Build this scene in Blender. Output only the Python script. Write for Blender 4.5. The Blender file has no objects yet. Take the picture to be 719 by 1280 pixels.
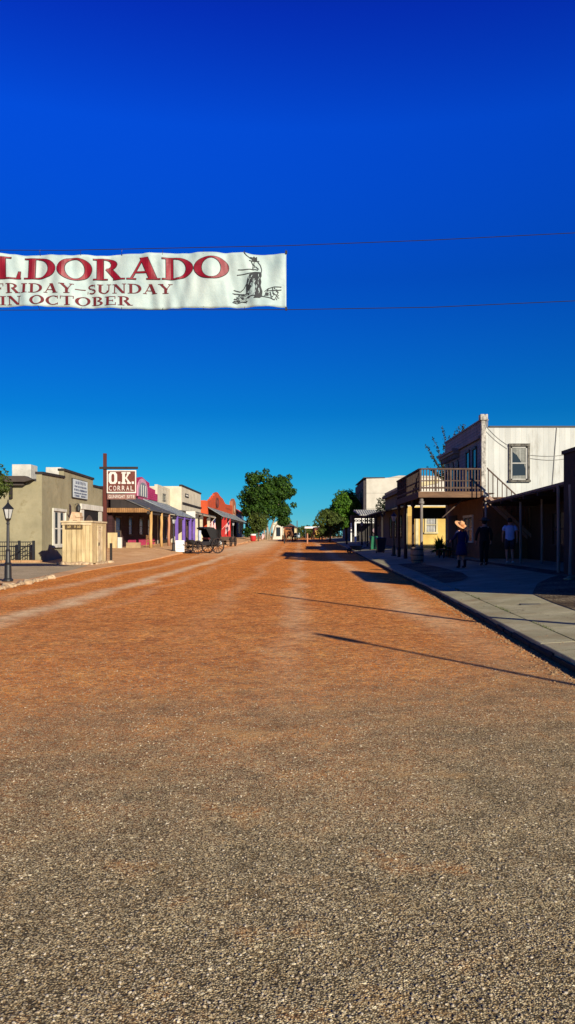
import bpy, bmesh, math, random
from mathutils import Vector, Matrix
random.seed(7)
S = bpy.context.scene
COL = S.collection
PI = math.pi
EYE = 1.45          # camera height above the road
HZ = 670.0          # photo row of the horizon
VX = 375.0          # photo column the street runs towards
R = math.radians

def X(px, Y): return (px - VX) * Y / 1000.0
def Z(py, Y): return EYE + (HZ - py) * Y / 1000.0
def lerp(a, b, t): return a + (b - a) * t
def clamp(v, a=0., b=1.): return max(a, min(b, v))
def interp(pts, y):
    if y <= pts[0][0]: return pts[0][1]
    for (a, va), (b, vb) in zip(pts, pts[1:]):
        if y <= b: return lerp(va, vb, (y - a) / (b - a))
    return pts[-1][1]
def H(Y): return interp([(-100, 0), (45, 0), (145, .75), (5000, .75)], Y)

# ------------------------------------------------------------------ meshes
class MB:
    def __init__(s): s.v = []; s.f = []
    def add(s, vs, fs):
        o = len(s.v); s.v += [tuple(v) for v in vs]; s.f += [tuple(i + o for i in f) for f in fs]; return s
    def box(s, x0, x1, y0, y1, z0, z1):
        if x0 > x1: x0, x1 = x1, x0
        if y0 > y1: y0, y1 = y1, y0
        if z0 > z1: z0, z1 = z1, z0
        return s.add([(x0,y0,z0),(x1,y0,z0),(x1,y1,z0),(x0,y1,z0),(x0,y0,z1),(x1,y0,z1),(x1,y1,z1),(x0,y1,z1)],
                     [(3,2,1,0),(4,5,6,7),(0,1,5,4),(1,2,6,5),(2,3,7,6),(3,0,4,7)])
    def hexa(s, a, b):   # two quads (lower ring a, upper ring b)
        return s.add(list(a) + list(b), [(3,2,1,0),(4,5,6,7),(0,1,5,4),(1,2,6,5),(2,3,7,6),(3,0,4,7)])
    def prism(s, poly, axis, a, b):   # poly in the two other axes, extruded along axis
        n = len(poly)
        def P(p, t):
            if axis == 'x': return (t, p[0], p[1])
            if axis == 'y': return (p[0], t, p[1])
            return (p[0], p[1], t)
        vs = [P(p, a) for p in poly] + [P(p, b) for p in poly]
        fs = [tuple(range(n))[::-1], tuple(range(n, 2*n))] + [(i, (i+1) % n, n+(i+1) % n, n+i) for i in range(n)]
        return s.add(vs, fs)
    def tube(s, pts, r, n=8, cap=True):
        pts = [Vector(p) for p in pts]
        rs = r if isinstance(r, (list, tuple)) else [r] * len(pts)
        vs = []; fs = []
        up = None
        for i, p in enumerate(pts):
            d = (pts[min(i+1, len(pts)-1)] - pts[max(i-1, 0)])
            if d.length < 1e-9: d = Vector((0,0,1))
            d.normalize()
            if up is None:
                up = Vector((0,0,1)) if abs(d.z) < .9 else Vector((1,0,0))
            a = d.cross(up)
            if a.length < 1e-4: a = d.cross(Vector((0,1,0)))
            a.normalize(); b = a.cross(d).normalized(); up = b
            for k in range(n):
                t = 2*PI*k/n
                vs.append(p + (a*math.cos(t) + b*math.sin(t)) * rs[i])
        for i in range(len(pts)-1):
            for k in range(n):
                fs.append((i*n+k, i*n+(k+1) % n, (i+1)*n+(k+1) % n, (i+1)*n+k))
        if cap:
            fs.append(tuple(range(n))[::-1]); fs.append(tuple(range((len(pts)-1)*n, len(pts)*n)))
        return s.add(vs, fs)
    def lathe(s, prof, c=(0,0), n=16, sx=1, sy=1):
        vs = []; fs = []
        for r, z in prof:
            for k in range(n):
                t = 2*PI*k/n; vs.append((c[0]+r*math.cos(t)*sx, c[1]+r*math.sin(t)*sy, z))
        for i in range(len(prof)-1):
            for k in range(n):
                fs.append((i*n+k, i*n+(k+1) % n, (i+1)*n+(k+1) % n, (i+1)*n+k))
        fs.append(tuple(range(n))[::-1]); fs.append(tuple(range((len(prof)-1)*n, len(prof)*n)))
        return s.add(vs, fs)
    def ball(s, c, r, seg=10, rings=6, sc=(1,1,1)):
        prof = [(math.sin(PI*i/rings)*r, -math.cos(PI*i/rings)*r) for i in range(rings+1)]
        m = MB(); m.lathe([(max(a,1e-4), b) for a, b in prof], (0,0), seg)
        return s.add([(c[0]+v[0]*sc[0], c[1]+v[1]*sc[1], c[2]+v[2]*sc[2]) for v in m.v], m.f)
    def xf(s, mat):
        s.v = [tuple(mat @ Vector(v)) for v in s.v]; return s
    def merge(s, o): return s.add(o.v, o.f)
    def build(s, name, mat, parent=None, smooth=False, bevel=0, local=False):
        me = bpy.data.meshes.new(name)
        off = Vector((0,0,0))
        if parent is not None and not local: off = Vector(parent.get('_o', (0,0,0)))
        me.from_pydata([(v[0]-off[0], v[1]-off[1], v[2]-off[2]) for v in s.v], [], s.f)
        bm = bmesh.new(); bm.from_mesh(me); bmesh.ops.recalc_face_normals(bm, faces=bm.faces)
        bm.to_mesh(me); bm.free()
        if smooth: me.polygons.foreach_set('use_smooth', [True]*len(me.polygons))
        me.materials.append(mat)
        o = bpy.data.objects.new(name, me); COL.objects.link(o)
        if parent is not None:
            o.parent = parent
            if '_o' in parent: o['_o'] = parent['_o']
        if bevel:
            b = o.modifiers.new('bevel', 'BEVEL'); b.width = bevel; b.segments = 2; b.limit_method = 'ANGLE'
        return o

def T(o, label=None, cat=None, group=None, kind=None):
    if label: o['label'] = label
    if cat: o['category'] = cat
    if group: o['group'] = group
    if kind: o['kind'] = kind
    return o
def thing(name, loc, label, cat, group=None, rz=0, world=True):
    o = bpy.data.objects.new(name, None); COL.objects.link(o)
    o.location = loc; o.rotation_euler = (0, 0, rz); o.empty_display_size = .2
    if world: o['_o'] = tuple(loc)
    return T(o, label, cat, group)
def copy_tree(o, parent=None):
    c = o.copy(); COL.objects.link(c)
    if parent is not None: c.parent = parent
    for ch in [q for q in bpy.data.objects if q.parent == o]: copy_tree(ch, c)
    return c
def smooth_by_angle(o):
    o.data.polygons.foreach_set('use_smooth', [True]*len(o.data.polygons))

# ------------------------------------------------------------------ materials
def nodes(name):
    m = bpy.data.materials.new(name); m.use_nodes = True
    nt = m.node_tree; nt.nodes.clear()
    out = nt.nodes.new('ShaderNodeOutputMaterial'); b = nt.nodes.new('ShaderNodeBsdfPrincipled')
    nt.links.new(b.outputs[0], out.inputs[0])
    return m, nt, b
class NG:
    def __init__(s, nt): s.nt = nt
    def n(s, t, **k):
        q = s.nt.nodes.new(t)
        for a, v in k.items(): setattr(q, a, v)
        return q
    def l(s, a, b): s.nt.links.new(a, b)
    def val(s, sock, v):
        if isinstance(v, (int, float)): sock.default_value = v
        elif isinstance(v, (tuple, list)): sock.default_value = v if len(v) == len(sock.default_value) else tuple(v) + (1,)
        else: s.l(v, sock)
    def m(s, op, a, b=None, c=None, cl=False):
        q = s.n('ShaderNodeMath', operation=op); q.use_clamp = cl
        s.val(q.inputs[0], a)
        if b is not None: s.val(q.inputs[1], b)
        if c is not None: s.val(q.inputs[2], c)
        return q.outputs[0]
    def mix(s, f, a, b, bt='MIX'):
        q = s.n('ShaderNodeMix', data_type='RGBA', blend_type=bt)
        s.val(q.inputs[0], f); s.val(q.inputs[6], a); s.val(q.inputs[7], b)
        return q.outputs[2]
    def noise(s, vec, scale, detail=4, rough=.55):
        q = s.n('ShaderNodeTexNoise'); q.inputs['Scale'].default_value = scale
        q.inputs['Detail'].default_value = detail; q.inputs['Roughness'].default_value = rough
        if vec is not None: s.l(vec, q.inputs['Vector'])
        return q.outputs['Fac']
    def ramp(s, f, stops, inter='LINEAR'):
        q = s.n('ShaderNodeValToRGB'); q.color_ramp.interpolation = inter
        e = q.color_ramp.elements
        while len(e) < len(stops): e.new(.5)
        for i, (p, c) in enumerate(stops):
            e[i].position = p; e[i].color = tuple(c) + (1,) if len(c) == 3 else c
        s.val(q.inputs[0], f)
        return q.outputs[0]
    def mr(s, v, a, b, c=0., d=1., smooth=False):
        q = s.n('ShaderNodeMapRange'); q.interpolation_type = 'SMOOTHSTEP' if smooth else 'LINEAR'
        s.val(q.inputs[0], v); q.inputs[1].default_value = a; q.inputs[2].default_value = b
        q.inputs[3].default_value = c; q.inputs[4].default_value = d
        return q.outputs[0]
    def bump(s, h, strength, dist, prev=None):
        q = s.n('ShaderNodeBump'); q.inputs['Strength'].default_value = strength; q.inputs['Distance'].default_value = dist
        s.l(h, q.inputs['Height'])
        if prev is not None: s.l(prev, q.inputs['Normal'])
        return q.outputs[0]
MATS = {}
def M(name, c1, c2=None, rough=.85, scale=2.5, stretch=(1,1,1), bump=.3, bscale=35, bdist=.01, metal=0,
      boards=None, baxis='u', corr=None, spec=.3, stain=None, var=.25, line=.035):
    if name in MATS: return MATS[name]
    m, nt, b = nodes(name); g = NG(nt)
    tc = g.n('ShaderNodeTexCoord'); mp = g.n('ShaderNodeMapping'); mp.inputs['Scale'].default_value = stretch
    g.l(tc.outputs['Object'], mp.inputs[0]); v = mp.outputs[0]
    if c2 is None: c2 = tuple(x*.72 for x in c1)
    f = g.noise(v, scale, 7, .62)
    col = g.ramp(f, [(.32, c2), (.66, c1)])
    big = g.noise(tc.outputs['Object'], .7, 3)
    col = g.mix(1., col, g.ramp(big, [(.3, (1-var,)*3), (.7, (1.,)*3)]), 'MULTIPLY')
    h = g.noise(v, bscale, 4, .6)
    nrm = g.bump(h, bump, bdist)
    sp = g.n('ShaderNodeSeparateXYZ'); g.l(tc.outputs['Object'], sp.inputs[0])
    u = {'u': g.m('ADD', sp.outputs[0], sp.outputs[1]), 'z': sp.outputs[2], 'x': sp.outputs[0], 'y': sp.outputs[1]}[baxis]
    if boards:
        q = g.m('DIVIDE', u, boards); fr = g.m('FRACT', q); fl = g.m('FLOOR', q)
        wn = g.n('ShaderNodeTexWhiteNoise', noise_dimensions='1D'); g.l(fl, wn.inputs['W'])
        col = g.mix(1., col, g.ramp(wn.outputs[0], [(0, (.82,)*3), (1, (1.,)*3)]), 'MULTIPLY')
        ln = g.m('LESS_THAN', g.m('ABSOLUTE', g.m('SUBTRACT', fr, .5)), .5-line)
        col = g.mix(ln, tuple(x*.22 for x in c1), col)
        nrm = g.bump(ln, .8, .01, nrm)
    if corr:
        sn = g.m('SINE', g.m('MULTIPLY', u, 2*PI/corr))
        nrm = g.bump(sn, 1., corr*.16, nrm)
    if stain:
        st = g.noise(v, 1.3, 8, .7)
        col = g.mix(g.mr(st, .52, .66), col, stain)
    g.l(col, b.inputs['Base Color']); g.l(nrm, b.inputs['Normal'])
    b.inputs['Roughness'].default_value = rough; b.inputs['Metallic'].default_value = metal
    b.inputs['Specular IOR Level'].default_value = spec
    MATS[name] = m
    return m
def flat(name, c, rough=.7, metal=0, spec=.3, coat=0):
    return M(name, c, tuple(x*.85 for x in c), rough=rough, metal=metal, bump=.05, var=.1, spec=spec)

def leaf_mat(name, dark, mid, light):
    m, nt, b = nodes(name); g = NG(nt)
    ge = g.n('ShaderNodeNewGeometry')
    col = g.ramp(ge.outputs['Random Per Island'], [(0, dark), (.55, mid), (1, light)])
    tc = g.n('ShaderNodeTexCoord')
    col = g.mix(1., col, g.ramp(g.noise(tc.outputs['Object'], .9, 2), [(.35, (.6,.7,.6)), (.65, (1.1,1.05,.9))]), 'MULTIPLY')
    g.l(col, b.inputs['Base Color']); b.inputs['Roughness'].default_value = .6
    b.inputs['Specular IOR Level'].default_value = .2
    tr = g.n('ShaderNodeBsdfTranslucent'); g.l(g.mix(1., col, (1.3,1.4,.5,1), 'MULTIPLY'), tr.inputs[0])
    ad = g.n('ShaderNodeMixShader'); ad.inputs[0].default_value = .25
    g.l(b.outputs[0], ad.inputs[1]); g.l(tr.outputs[0], ad.inputs[2])
    out = [n for n in nt.nodes if n.type == 'OUTPUT_MATERIAL'][0]
    g.l(ad.outputs[0], out.inputs[0])
    return m
def glass_mat(name='window_glass', c=(.015,.025,.035)):
    if name in MATS: return MATS[name]
    m, nt, b = nodes(name)
    b.inputs['Base Color'].default_value = (*c, 1); b.inputs['Roughness'].default_value = .2
    b.inputs['Specular IOR Level'].default_value = .22
    MATS[name] = m
    return m
GLASS = glass_mat()

def road_mat():
    m, nt, b = nodes('gravel_road'); g = NG(nt)
    ge = g.n('ShaderNodeNewGeometry'); pos = ge.outputs['Position']
    sp = g.n('ShaderNodeSeparateXYZ'); g.l(pos, sp.inputs[0]); x, y = sp.outputs[0], sp.outputs[1]
    big = g.noise(pos, .33, 4, .6); mid = g.noise(pos, 1.6, 5, .65); fine = g.noise(pos, 9, 5, .7); vf = g.noise(pos, 160, 2, .6)
    def vor(scale, feat='F1'):
        q = g.n('ShaderNodeTexVoronoi'); q.feature = feat; q.inputs['Scale'].default_value = scale; q.inputs['Randomness'].default_value = 1
        # warp a little so that cells read as broken stone
        g.l(pos, q.inputs['Vector']); return q
    v1 = vor(138); v2 = vor(52)
    s1 = g.n('ShaderNodeSeparateColor'); g.l(v1.outputs['Color'], s1.inputs[0])
    s2 = g.n('ShaderNodeSeparateColor'); g.l(v2.outputs['Color'], s2.inputs[0])
    # stone tint per cell
    stone = g.ramp(s1.outputs[0], [(0, (.13,.115,.088)), (.25, (.30,.26,.195)), (.55, (.45,.40,.30)), (.85, (.62,.565,.44)), (1, (.80,.75,.62))])
    stone = g.mix(g.m('MULTIPLY', s1.outputs[1], .45), stone, (.50,.32,.15,1))
    gap = g.mr(v1.outputs['Distance'], .36, .64, 1.1, .20)
    stone = g.mix(1., stone, gap, 'MULTIPLY')
    bigm = g.m('MULTIPLY', g.m('GREATER_THAN', s2.outputs[0], .90), g.m('LESS_THAN', v2.outputs['Distance'], .42))
    stone = g.mix(g.m('MULTIPLY', bigm, .9), stone, g.ramp(s2.outputs[1], [(0, (.13,.11,.085)), (.5, (.42,.37,.27)), (1, (.85,.80,.66))]))
    big2 = g.ramp(s2.outputs[0], [(0, (.72,.72,.72)), (.6, (1.,1.,1.)), (1, (1.25,1.22,1.15))])
    stone = g.mix(.8, stone, big2, 'MULTIPLY'); stone = g.mix(1., stone, (1.22,1.19,.93,1), 'MULTIPLY')
    dirt = g.ramp(g.m('ADD', g.m('MULTIPLY', s1.outputs[0], .5), g.m('MULTIPLY', mid, .6)),
                  [(.10, (.58,.13,.010)), (.36, (.98,.235,.014)), (.66, (1.,.335,.030)), (.98, (1.,.62,.17))])
    dirt = g.mix(.42, dirt, gap, 'MULTIPLY')
    dirt = g.mix(g.m('MULTIPLY', g.mr(s2.outputs[1], .6, 1.), .5), dirt, (.55,.36,.20,1))
    v3 = vor(15); s3 = g.n('ShaderNodeSeparateColor'); g.l(v3.outputs['Color'], s3.inputs[0])
    clod = g.ramp(s3.outputs[0], [(0, (.50,.46,.42)), (.22, (.95,.93,.9)), (.75, (1.,1.,1.)), (.95, (1.35,1.45,1.6))])
    dirt = g.mix(g.mr(y, 5, 11, 0., .85), dirt, g.mix(1., dirt, clod, 'MULTIPLY'))
    v4 = vor(27); s4 = g.n('ShaderNodeSeparateColor'); g.l(v4.outputs['Color'], s4.inputs[0])
    grit = g.ramp(s4.outputs[0], [(0, (.38,.30,.24)), (.2, (.80,.76,.72)), (.5, (1.,1.,1.)), (.82, (1.05,1.12,1.2)), (1, (1.25,1.6,2.3))])
    dirt = g.mix(g.mr(y, 3, 8, 0., .8), dirt, g.mix(1., dirt, grit, 'MULTIPLY'))
    # where the red dirt lies
    edge = g.m('ADD', y, g.m('MULTIPLY', g.m('SUBTRACT', big, .5), 8.))
    edge = g.m('ADD', edge, g.m('MULTIPLY', g.m('SUBTRACT', mid, .5), 3.))
    edge = g.m('ADD', edge, g.m('MULTIPLY', g.m('SUBTRACT', fine, .5), 3.))
    edge = g.m('SUBTRACT', edge, g.m('MULTIPLY', x, .45))
    md = g.mr(edge, 3.1, 9.9, 0., .98, True)
    patch = g.mr(mid, .56, .72, 0., .5)
    md = g.m('MAXIMUM', md, patch)
    far = g.mr(y, 12, 30, 0., .35)
    md = g.m('ADD', md, far, None, True)
    keep = g.m('MULTIPLY', g.m('GREATER_THAN', s1.outputs[2], .62), g.mr(y, 6, 20, .7, 0.))
    keep2 = g.m('MULTIPLY', g.m('GREATER_THAN', s2.outputs[0], .72), g.mr(y, 9, 26, .45, 0.))
    md = g.m('MULTIPLY', md, g.m('SUBTRACT', 1., g.m('MAXIMUM', keep, keep2)))
    col = g.mix(md, stone, dirt)
    tanp = g.mr(g.noise(pos, .9, 4, .6), .60, .70, 0., .55)
    col = g.mix(g.m('MULTIPLY', tanp, g.mr(y, 5, 9, 1., 0.)), col, (.46,.31,.13,1))
    # pale dusty wheel tracks worn along the street
    wob = g.m('MULTIPLY', g.m('SUBTRACT', g.noise(pos, .18, 3), .5), 1.6)
    def band(x0, w, k, y0, y1, slope=0.):
        c = g.m('ADD', g.m('ADD', x, wob), g.m('MULTIPLY', y, -slope))
        d = g.m('ABSOLUTE', g.m('SUBTRACT', c, x0))
        t = g.mr(d, 0., w, 1., 0., True)
        t = g.m('MULTIPLY', t, g.mr(y, y0, y1, 0., k)); t = g.m('MULTIPLY', t, g.mr(mid, .3, .62, .45, 1.15), None, True)
        return g.m('MULTIPLY', t, g.mr(fine, .35, .6, .55, 1.))
    tr = band(-5.05, .55, 1., 6, 12)
    for a in (band(-6.9, .5, .55, 14, 22), band(-.1, .45, .45, 6, 14), band(2.3, .65, .55, 8, 14), band(-1.7, .4, .28, 10, 20), band(-3.9, .35, .3, 12, 22)):
        tr = g.m('MAXIMUM', tr, a)
    tr = g.m('MAXIMUM', tr, g.m('MULTIPLY', g.m('MULTIPLY', g.mr(y, 45, 75), g.mr(g.m('ABSOLUTE', g.m('ADD', x, 5.3)), .6, 3.4, 1., 0., True)), .8))
    dust = g.mix(s1.outputs[0], (.80,.52,.26,1), (1.,.80,.50,1))
    col = g.mix(tr, col, dust)
    # lit-scale mottling of the packed surface itself
    col = g.mix(1., col, g.ramp(big, [(.32, (.84,.78,.74)), (.58, (1.,1.,1.))]), 'MULTIPLY')
    col = g.mix(1., col, g.ramp(fine, [(.28, (.80,.76,.72)), (.5, (1.,1.,1.))]), 'MULTIPLY')
    worn = g.noise(pos, 3.2, 6, .7)
    col = g.mix(1., col, g.ramp(worn, [(.34, (.76,.74,.70)), (.52, (1.,1.,1.)), (.72, (1.10,1.07,1.0))]), 'MULTIPLY')
    rust = g.m('MULTIPLY', g.mr(g.noise(pos, 1.15, 6, .7), .56, .68, 0., .45), g.mr(y, 6.5, 9, 1., 0.))
    col = g.mix(rust, col, (.60,.34,.12,1))
    g.l(col, b.inputs['Base Color'])
    h1 = g.m('MULTIPLY', g.mr(v1.outputs['Distance'], 0., .75, 1., 0.), g.m('ADD', .35, s1.outputs[2]))
    n1 = g.bump(h1, .8, .0040)
    n2 = g.bump(g.mr(v2.outputs['Distance'], 0., .8, 1., 0.), .32, .005, n1)
    n3 = g.bump(mid, .6, .04, n2)
    n3 = g.bump(g.m('MULTIPLY', g.noise(pos, 14, 5, .75), g.mr(y, 5, 12)), .9, .035, n3)
    g.l(n3, b.inputs['Normal']); b.inputs['Roughness'].default_value = .92; b.inputs['Specular IOR Level'].default_value = .15
    return m

def dirt_mat(name, c1, c2, c3, scale=60):
    m, nt, b = nodes(name); g = NG(nt)
    ge = g.n('ShaderNodeNewGeometry'); pos = ge.outputs['Position']
    v = g.n('ShaderNodeTexVoronoi'); v.inputs['Scale'].default_value = scale; g.l(pos, v.inputs['Vector'])
    sc = g.n('ShaderNodeSeparateColor'); g.l(v.outputs['Color'], sc.inputs[0])
    f = g.m('ADD', g.m('MULTIPLY', g.noise(pos, .8, 6, .65), .7), g.m('MULTIPLY', sc.outputs[0], .3))
    col = g.ramp(f, [(.28, c1), (.5, c2), (.72, c3)])
    g.l(col, b.inputs['Base Color'])
    g.l(g.bump(g.noise(pos, 30, 5, .7), .7, .02), b.inputs['Normal'])
    b.inputs['Roughness'].default_value = .95; b.inputs['Specular IOR Level'].default_value = .1
    return m
def concrete_mat():
    m, nt, b = nodes('sidewalk_concrete'); g = NG(nt)
    ge = g.n('ShaderNodeNewGeometry'); pos = ge.outputs['Position']
    col = g.ramp(g.noise(pos, 1.1, 8, .7), [(.3, (.30,.265,.15)), (.5, (.42,.38,.225)), (.7, (.54,.49,.31))])
    sand = g.ramp(g.noise(pos, 120, 2), [(.3, (.7,.7,.7)), (.7, (1.1,1.1,1.1))])
    col = g.mix(1., col, sand, 'MULTIPLY')
    cr = g.n('ShaderNodeTexVoronoi'); cr.feature = 'DISTANCE_TO_EDGE'; cr.inputs['Scale'].default_value = .45
    w = g.n('ShaderNodeVectorMath', operation='ADD'); g.l(pos, w.inputs[0])
    nn = g.n('ShaderNodeTexNoise'); nn.inputs['Scale'].default_value = 1.7; nn.inputs['Detail'].default_value = 6; g.l(pos, nn.inputs['Vector'])
    g.l(nn.outputs['Color'], w.inputs[1]); g.l(w.outputs[0], cr.inputs['Vector'])
    crk = g.m('LESS_THAN', cr.outputs['Distance'], .004)
    col = g.mix(g.m('MULTIPLY', crk, .6), col, (.12,.09,.05,1))
    col = g.mix(g.mr(g.noise(pos, .75, 7, .72), .50, .66, 0., .55), col, (.26,.17,.085,1))
    col = g.mix(g.m('MULTIPLY', g.m('GREATER_THAN', g.noise(pos, 26, 2, .5), .70), .5), col, (.13,.11,.08,1))
    g.l(col, b.inputs['Base Color'])
    g.l(g.bump(g.noise(pos, 90, 4, .7), .35, .006), b.inputs['Normal'])
    b.inputs['Roughness'].default_value = .9; b.inputs['Specular IOR Level'].default_value = .15
    return m

ROAD = road_mat()
EARTH = dirt_mat('red_earth', (.42,.16,.05), (.62,.26,.09), (.76,.42,.19))
VERGE = dirt_mat('tan_dirt', (.46,.23,.10), (.60,.34,.16), (.74,.49,.27))
YARD = dirt_mat('yard_gravel', (.28,.21,.12), (.40,.31,.19), (.55,.42,.27))
BED = dirt_mat('planting_gravel', (.03,.02,.012), (.09,.06,.035), (.40,.33,.20), 34)
CONC = concrete_mat()

# ------------------------------------------------------------------ setting
XR = lambda Y: interp([(-10, 2.3), (8.57, 2.95), (21.2, 3.45), (42.4, 3.97), (60, 4.3), (160, 5.8), (320, 8)], Y)
XL = lambda Y: interp([(-10, -8.2), (27, -8.35), (34, -8.9), (47, -8.7), (61, -8.9), (77, -8.2), (100, -7.7), (160, -7.4), (320, -7)], Y)
def zr(x, Y):  # right sidewalk surface
    return H(Y) + .105 + .27 * clamp((x - XR(Y)) / 4.6)
def zl(x, Y):  # left verge surface
    a = interp([(-10, 0), (44, 0), (58, 1), (400, 1)], Y)
    return H(Y) + .025 + .10 * a + .30 * a * clamp((XL(Y) - x) / 2.4)
def sheet(name, mat, fz, xs, ys, skirt=0.):
    """xs: function Y -> list of X; builds a strip grid"""
    m = MB(); rows = []
    for y in ys:
        r = [(x, y, fz(x, y)) for x in xs(y)]
        rows.append(r)
    n = len(rows[0]); vs = [v for r in rows for v in r]
    fs = [(i*n+k, i*n+k+1, (i+1)*n+k+1, (i+1)*n+k) for i in range(len(rows)-1) for k in range(n-1)]
    m.add(vs, fs)
    if skirt:
        for side in (0, n-1):
            for i in range(len(rows)-1):
                a = rows[i][side]; c = rows[i+1][side]
                m.add([a, c, (c[0], c[1], c[2]-skirt), (a[0], a[1], a[2]-skirt)], [(0,1,2,3)])
    return T(m.build(name, mat), kind='structure')
ys_long = list(range(-20, 60, 4)) + list(range(60, 340, 8))
gy = [-60, -20, 45, 145, 400, 1200, 4000]
sheet('ground', EARTH, lambda x, y: H(y) - .05, lambda y: [-1500, -200, -40, 0, 40, 200, 1500], gy)
sheet('road', ROAD, lambda x, y: H(y), lambda y: [XL(y) - 6.2 if y < 24 else XL(y) - .25, -4, 0, XR(y) + .05], ys_long)
sheet('verge', VERGE, zl, lambda y: [-60, -16, XL(y)-2.5, XL(y)-1.2, XL(y)], [y for y in ys_long if y >= 24], skirt=.3)
yd = MB()
def patch(name, mat, poly, fz, up=.004):
    bm = bmesh.new(); vs = [bm.verts.new((p[0], p[1], 0)) for p in poly]; bm.faces.new(vs)
    for k in range(-40, 90):
        for no in ((1,0,0), (0,1,0)):
            bmesh.ops.bisect_plane(bm, geom=bm.verts[:] + bm.edges[:] + bm.faces[:], plane_co=(k*1.0,)*2 + (0,), plane_no=no)
    bmesh.ops.triangulate(bm, faces=bm.faces[:])
    bm.verts.index_update()
    m = MB(); m.add([(v.co.x, v.co.y, fz(v.co.x, v.co.y)+up) for v in bm.verts], [tuple(v.index for v in f.verts) for f in bm.faces])
    bm.free()
    return T(m.build(name, mat), kind='structure')
patch('gravel_yard', YARD, [(-9.0,26.5),(-9.6,34),(-10.2,38.6),(-13.9,42.6),(-26,42.6),(-26,26.5)], zl, .006)
# right: kerb, paving slabs, planting beds
kb = MB()
ky = [-20 + 3*i for i in range(75)]
for a, c in zip(ky, ky[1:]):
    for (dx0, dx1) in ((0., .46),):
        c2 = c - .012
        A = [(XR(a)+dx0, a), (XR(a)+dx1, a), (XR(c2)+dx1, c2), (XR(c2)+dx0, c2)]
        kb.hexa([(x, y, H(y)-.1) for x, y in A], [(x, y, zr(x, y)+random.uniform(0, .006)) for x, y in A])
T(kb.build('kerb', CONC, bevel=.018), kind='structure')
kf = MB(); rk = random.Random(31)  # near-black strip added before the kerb face, its colour standing for shade
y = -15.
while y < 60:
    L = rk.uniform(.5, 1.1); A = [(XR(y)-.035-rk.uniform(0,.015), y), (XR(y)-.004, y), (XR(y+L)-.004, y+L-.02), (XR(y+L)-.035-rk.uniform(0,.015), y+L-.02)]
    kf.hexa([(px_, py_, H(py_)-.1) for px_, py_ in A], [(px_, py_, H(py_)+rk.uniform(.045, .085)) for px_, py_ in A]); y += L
T(kf.build('kerb_shade_strip', M('kerb_shade_black', (.022,.016,.011), (.010,.008,.006), scale=8, bump=.6), bevel=.01), kind='structure')
sw = MB()
sy = [-20 + 1.85*i for i in range(120)]
for a, c in zip(sy, sy[1:]):
    xo = [.475, 2.2, 5.2, 9.0] if a < 60 else [.475, 4.0, 9.0]
    for p, q in zip(xo, xo[1:]):
        c2 = c - .010; q2 = q - .010
        A = [(XR(a)+p, a), (XR(a)+q2, a), (XR(c2)+q2, c2), (XR(c2)+p, c2)]
        sw.hexa([(x, y, zr(x, y)-.15) for x, y in A], [(x, y, zr(x, y)) for x, y in A])
T(sw.build('sidewalk', CONC), kind='structure')
patch('sidewalk_joint_soil', BED, [(2.5,-15),(11,-15),(12,60),(4.6,60),(4.2,42),(3.7,21),(3.2,8.6)], zr, -.02)
patch('planting_bed', BED, [(4.02,22.2),(4.6,22.8),(5.1,24.2),(5.4,26.5),(5.5,30),(5.5,37),(4.5,37),(4.25,28)], zr, .012)
patch('planting_bed', BED, [(4.6,12.8),(4.75,15),(5.0,17.2),(5.9,19.9),(6.9,22),(7.6,23),(7.7,12.3),(6,11.5)], zr, .012)

# ------------------------------------------------------------------ face helper: walls facing E (+X), W (-X), S (-Y)
def fb(m, face, a, u0, u1, z0, z1, d0, d1):
    if face == 'E': m.box(a+d0, a+d1, u0, u1, z0, z1)
    elif face == 'W': m.box(a-d1, a-d0, u0, u1, z0, z1)
    else: m.box(u0, u1, a-d1, a-d0, z0, z1)
    return m
def window(parent, face, a, u0, u1, z0, z1, fm, fw=.09, bars=(1, 2), depth=.06, glass=None, name='window', label=None, curtain=None):
    m = MB()
    fb(m, face, a, u0-fw, u1+fw, z1, z1+fw*1.3, .002, depth+.03)
    fb(m, face, a, u0-fw*1.3, u1+fw*1.3, z0-fw, z0, .002, depth+.05)
    fb(m, face, a, u0-fw, u0, z0, z1, .002, depth); fb(m, face, a, u1, u1+fw, z0, z1, .002, depth)
    nu, nz = bars
    for i in range(1, nu):
        u = lerp(u0, u1, i/nu); fb(m, face, a, u-.025, u+.025, z0, z1, .012, depth*.7)
    for i in range(1, nz):
        z = lerp(z0, z1, i/nz); fb(m, face, a, u0, u1, z-.025, z+.025, .013, depth*.72)
    w = m.build(name, fm, parent)
    if label: w['label'] = label
    p = MB(); fb(p, face, a, u0, u1, z0, z1, .003, .010); p.build('pane', glass or GLASS, w)
    return w
def stepped(m, face, a, prof, z0, thick):
    """facade sheet from a profile list of (u, z) along the top"""
    poly = [(prof[0][0], z0)] + list(prof) + [(prof[-1][0], z0)]
    if face == 'E': m.prism(poly, 'x', a - thick, a)
    elif face == 'W': m.prism(poly, 'x', a, a + thick)
    else: m.prism(poly, 'y', a, a + thick)
    return m

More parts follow.
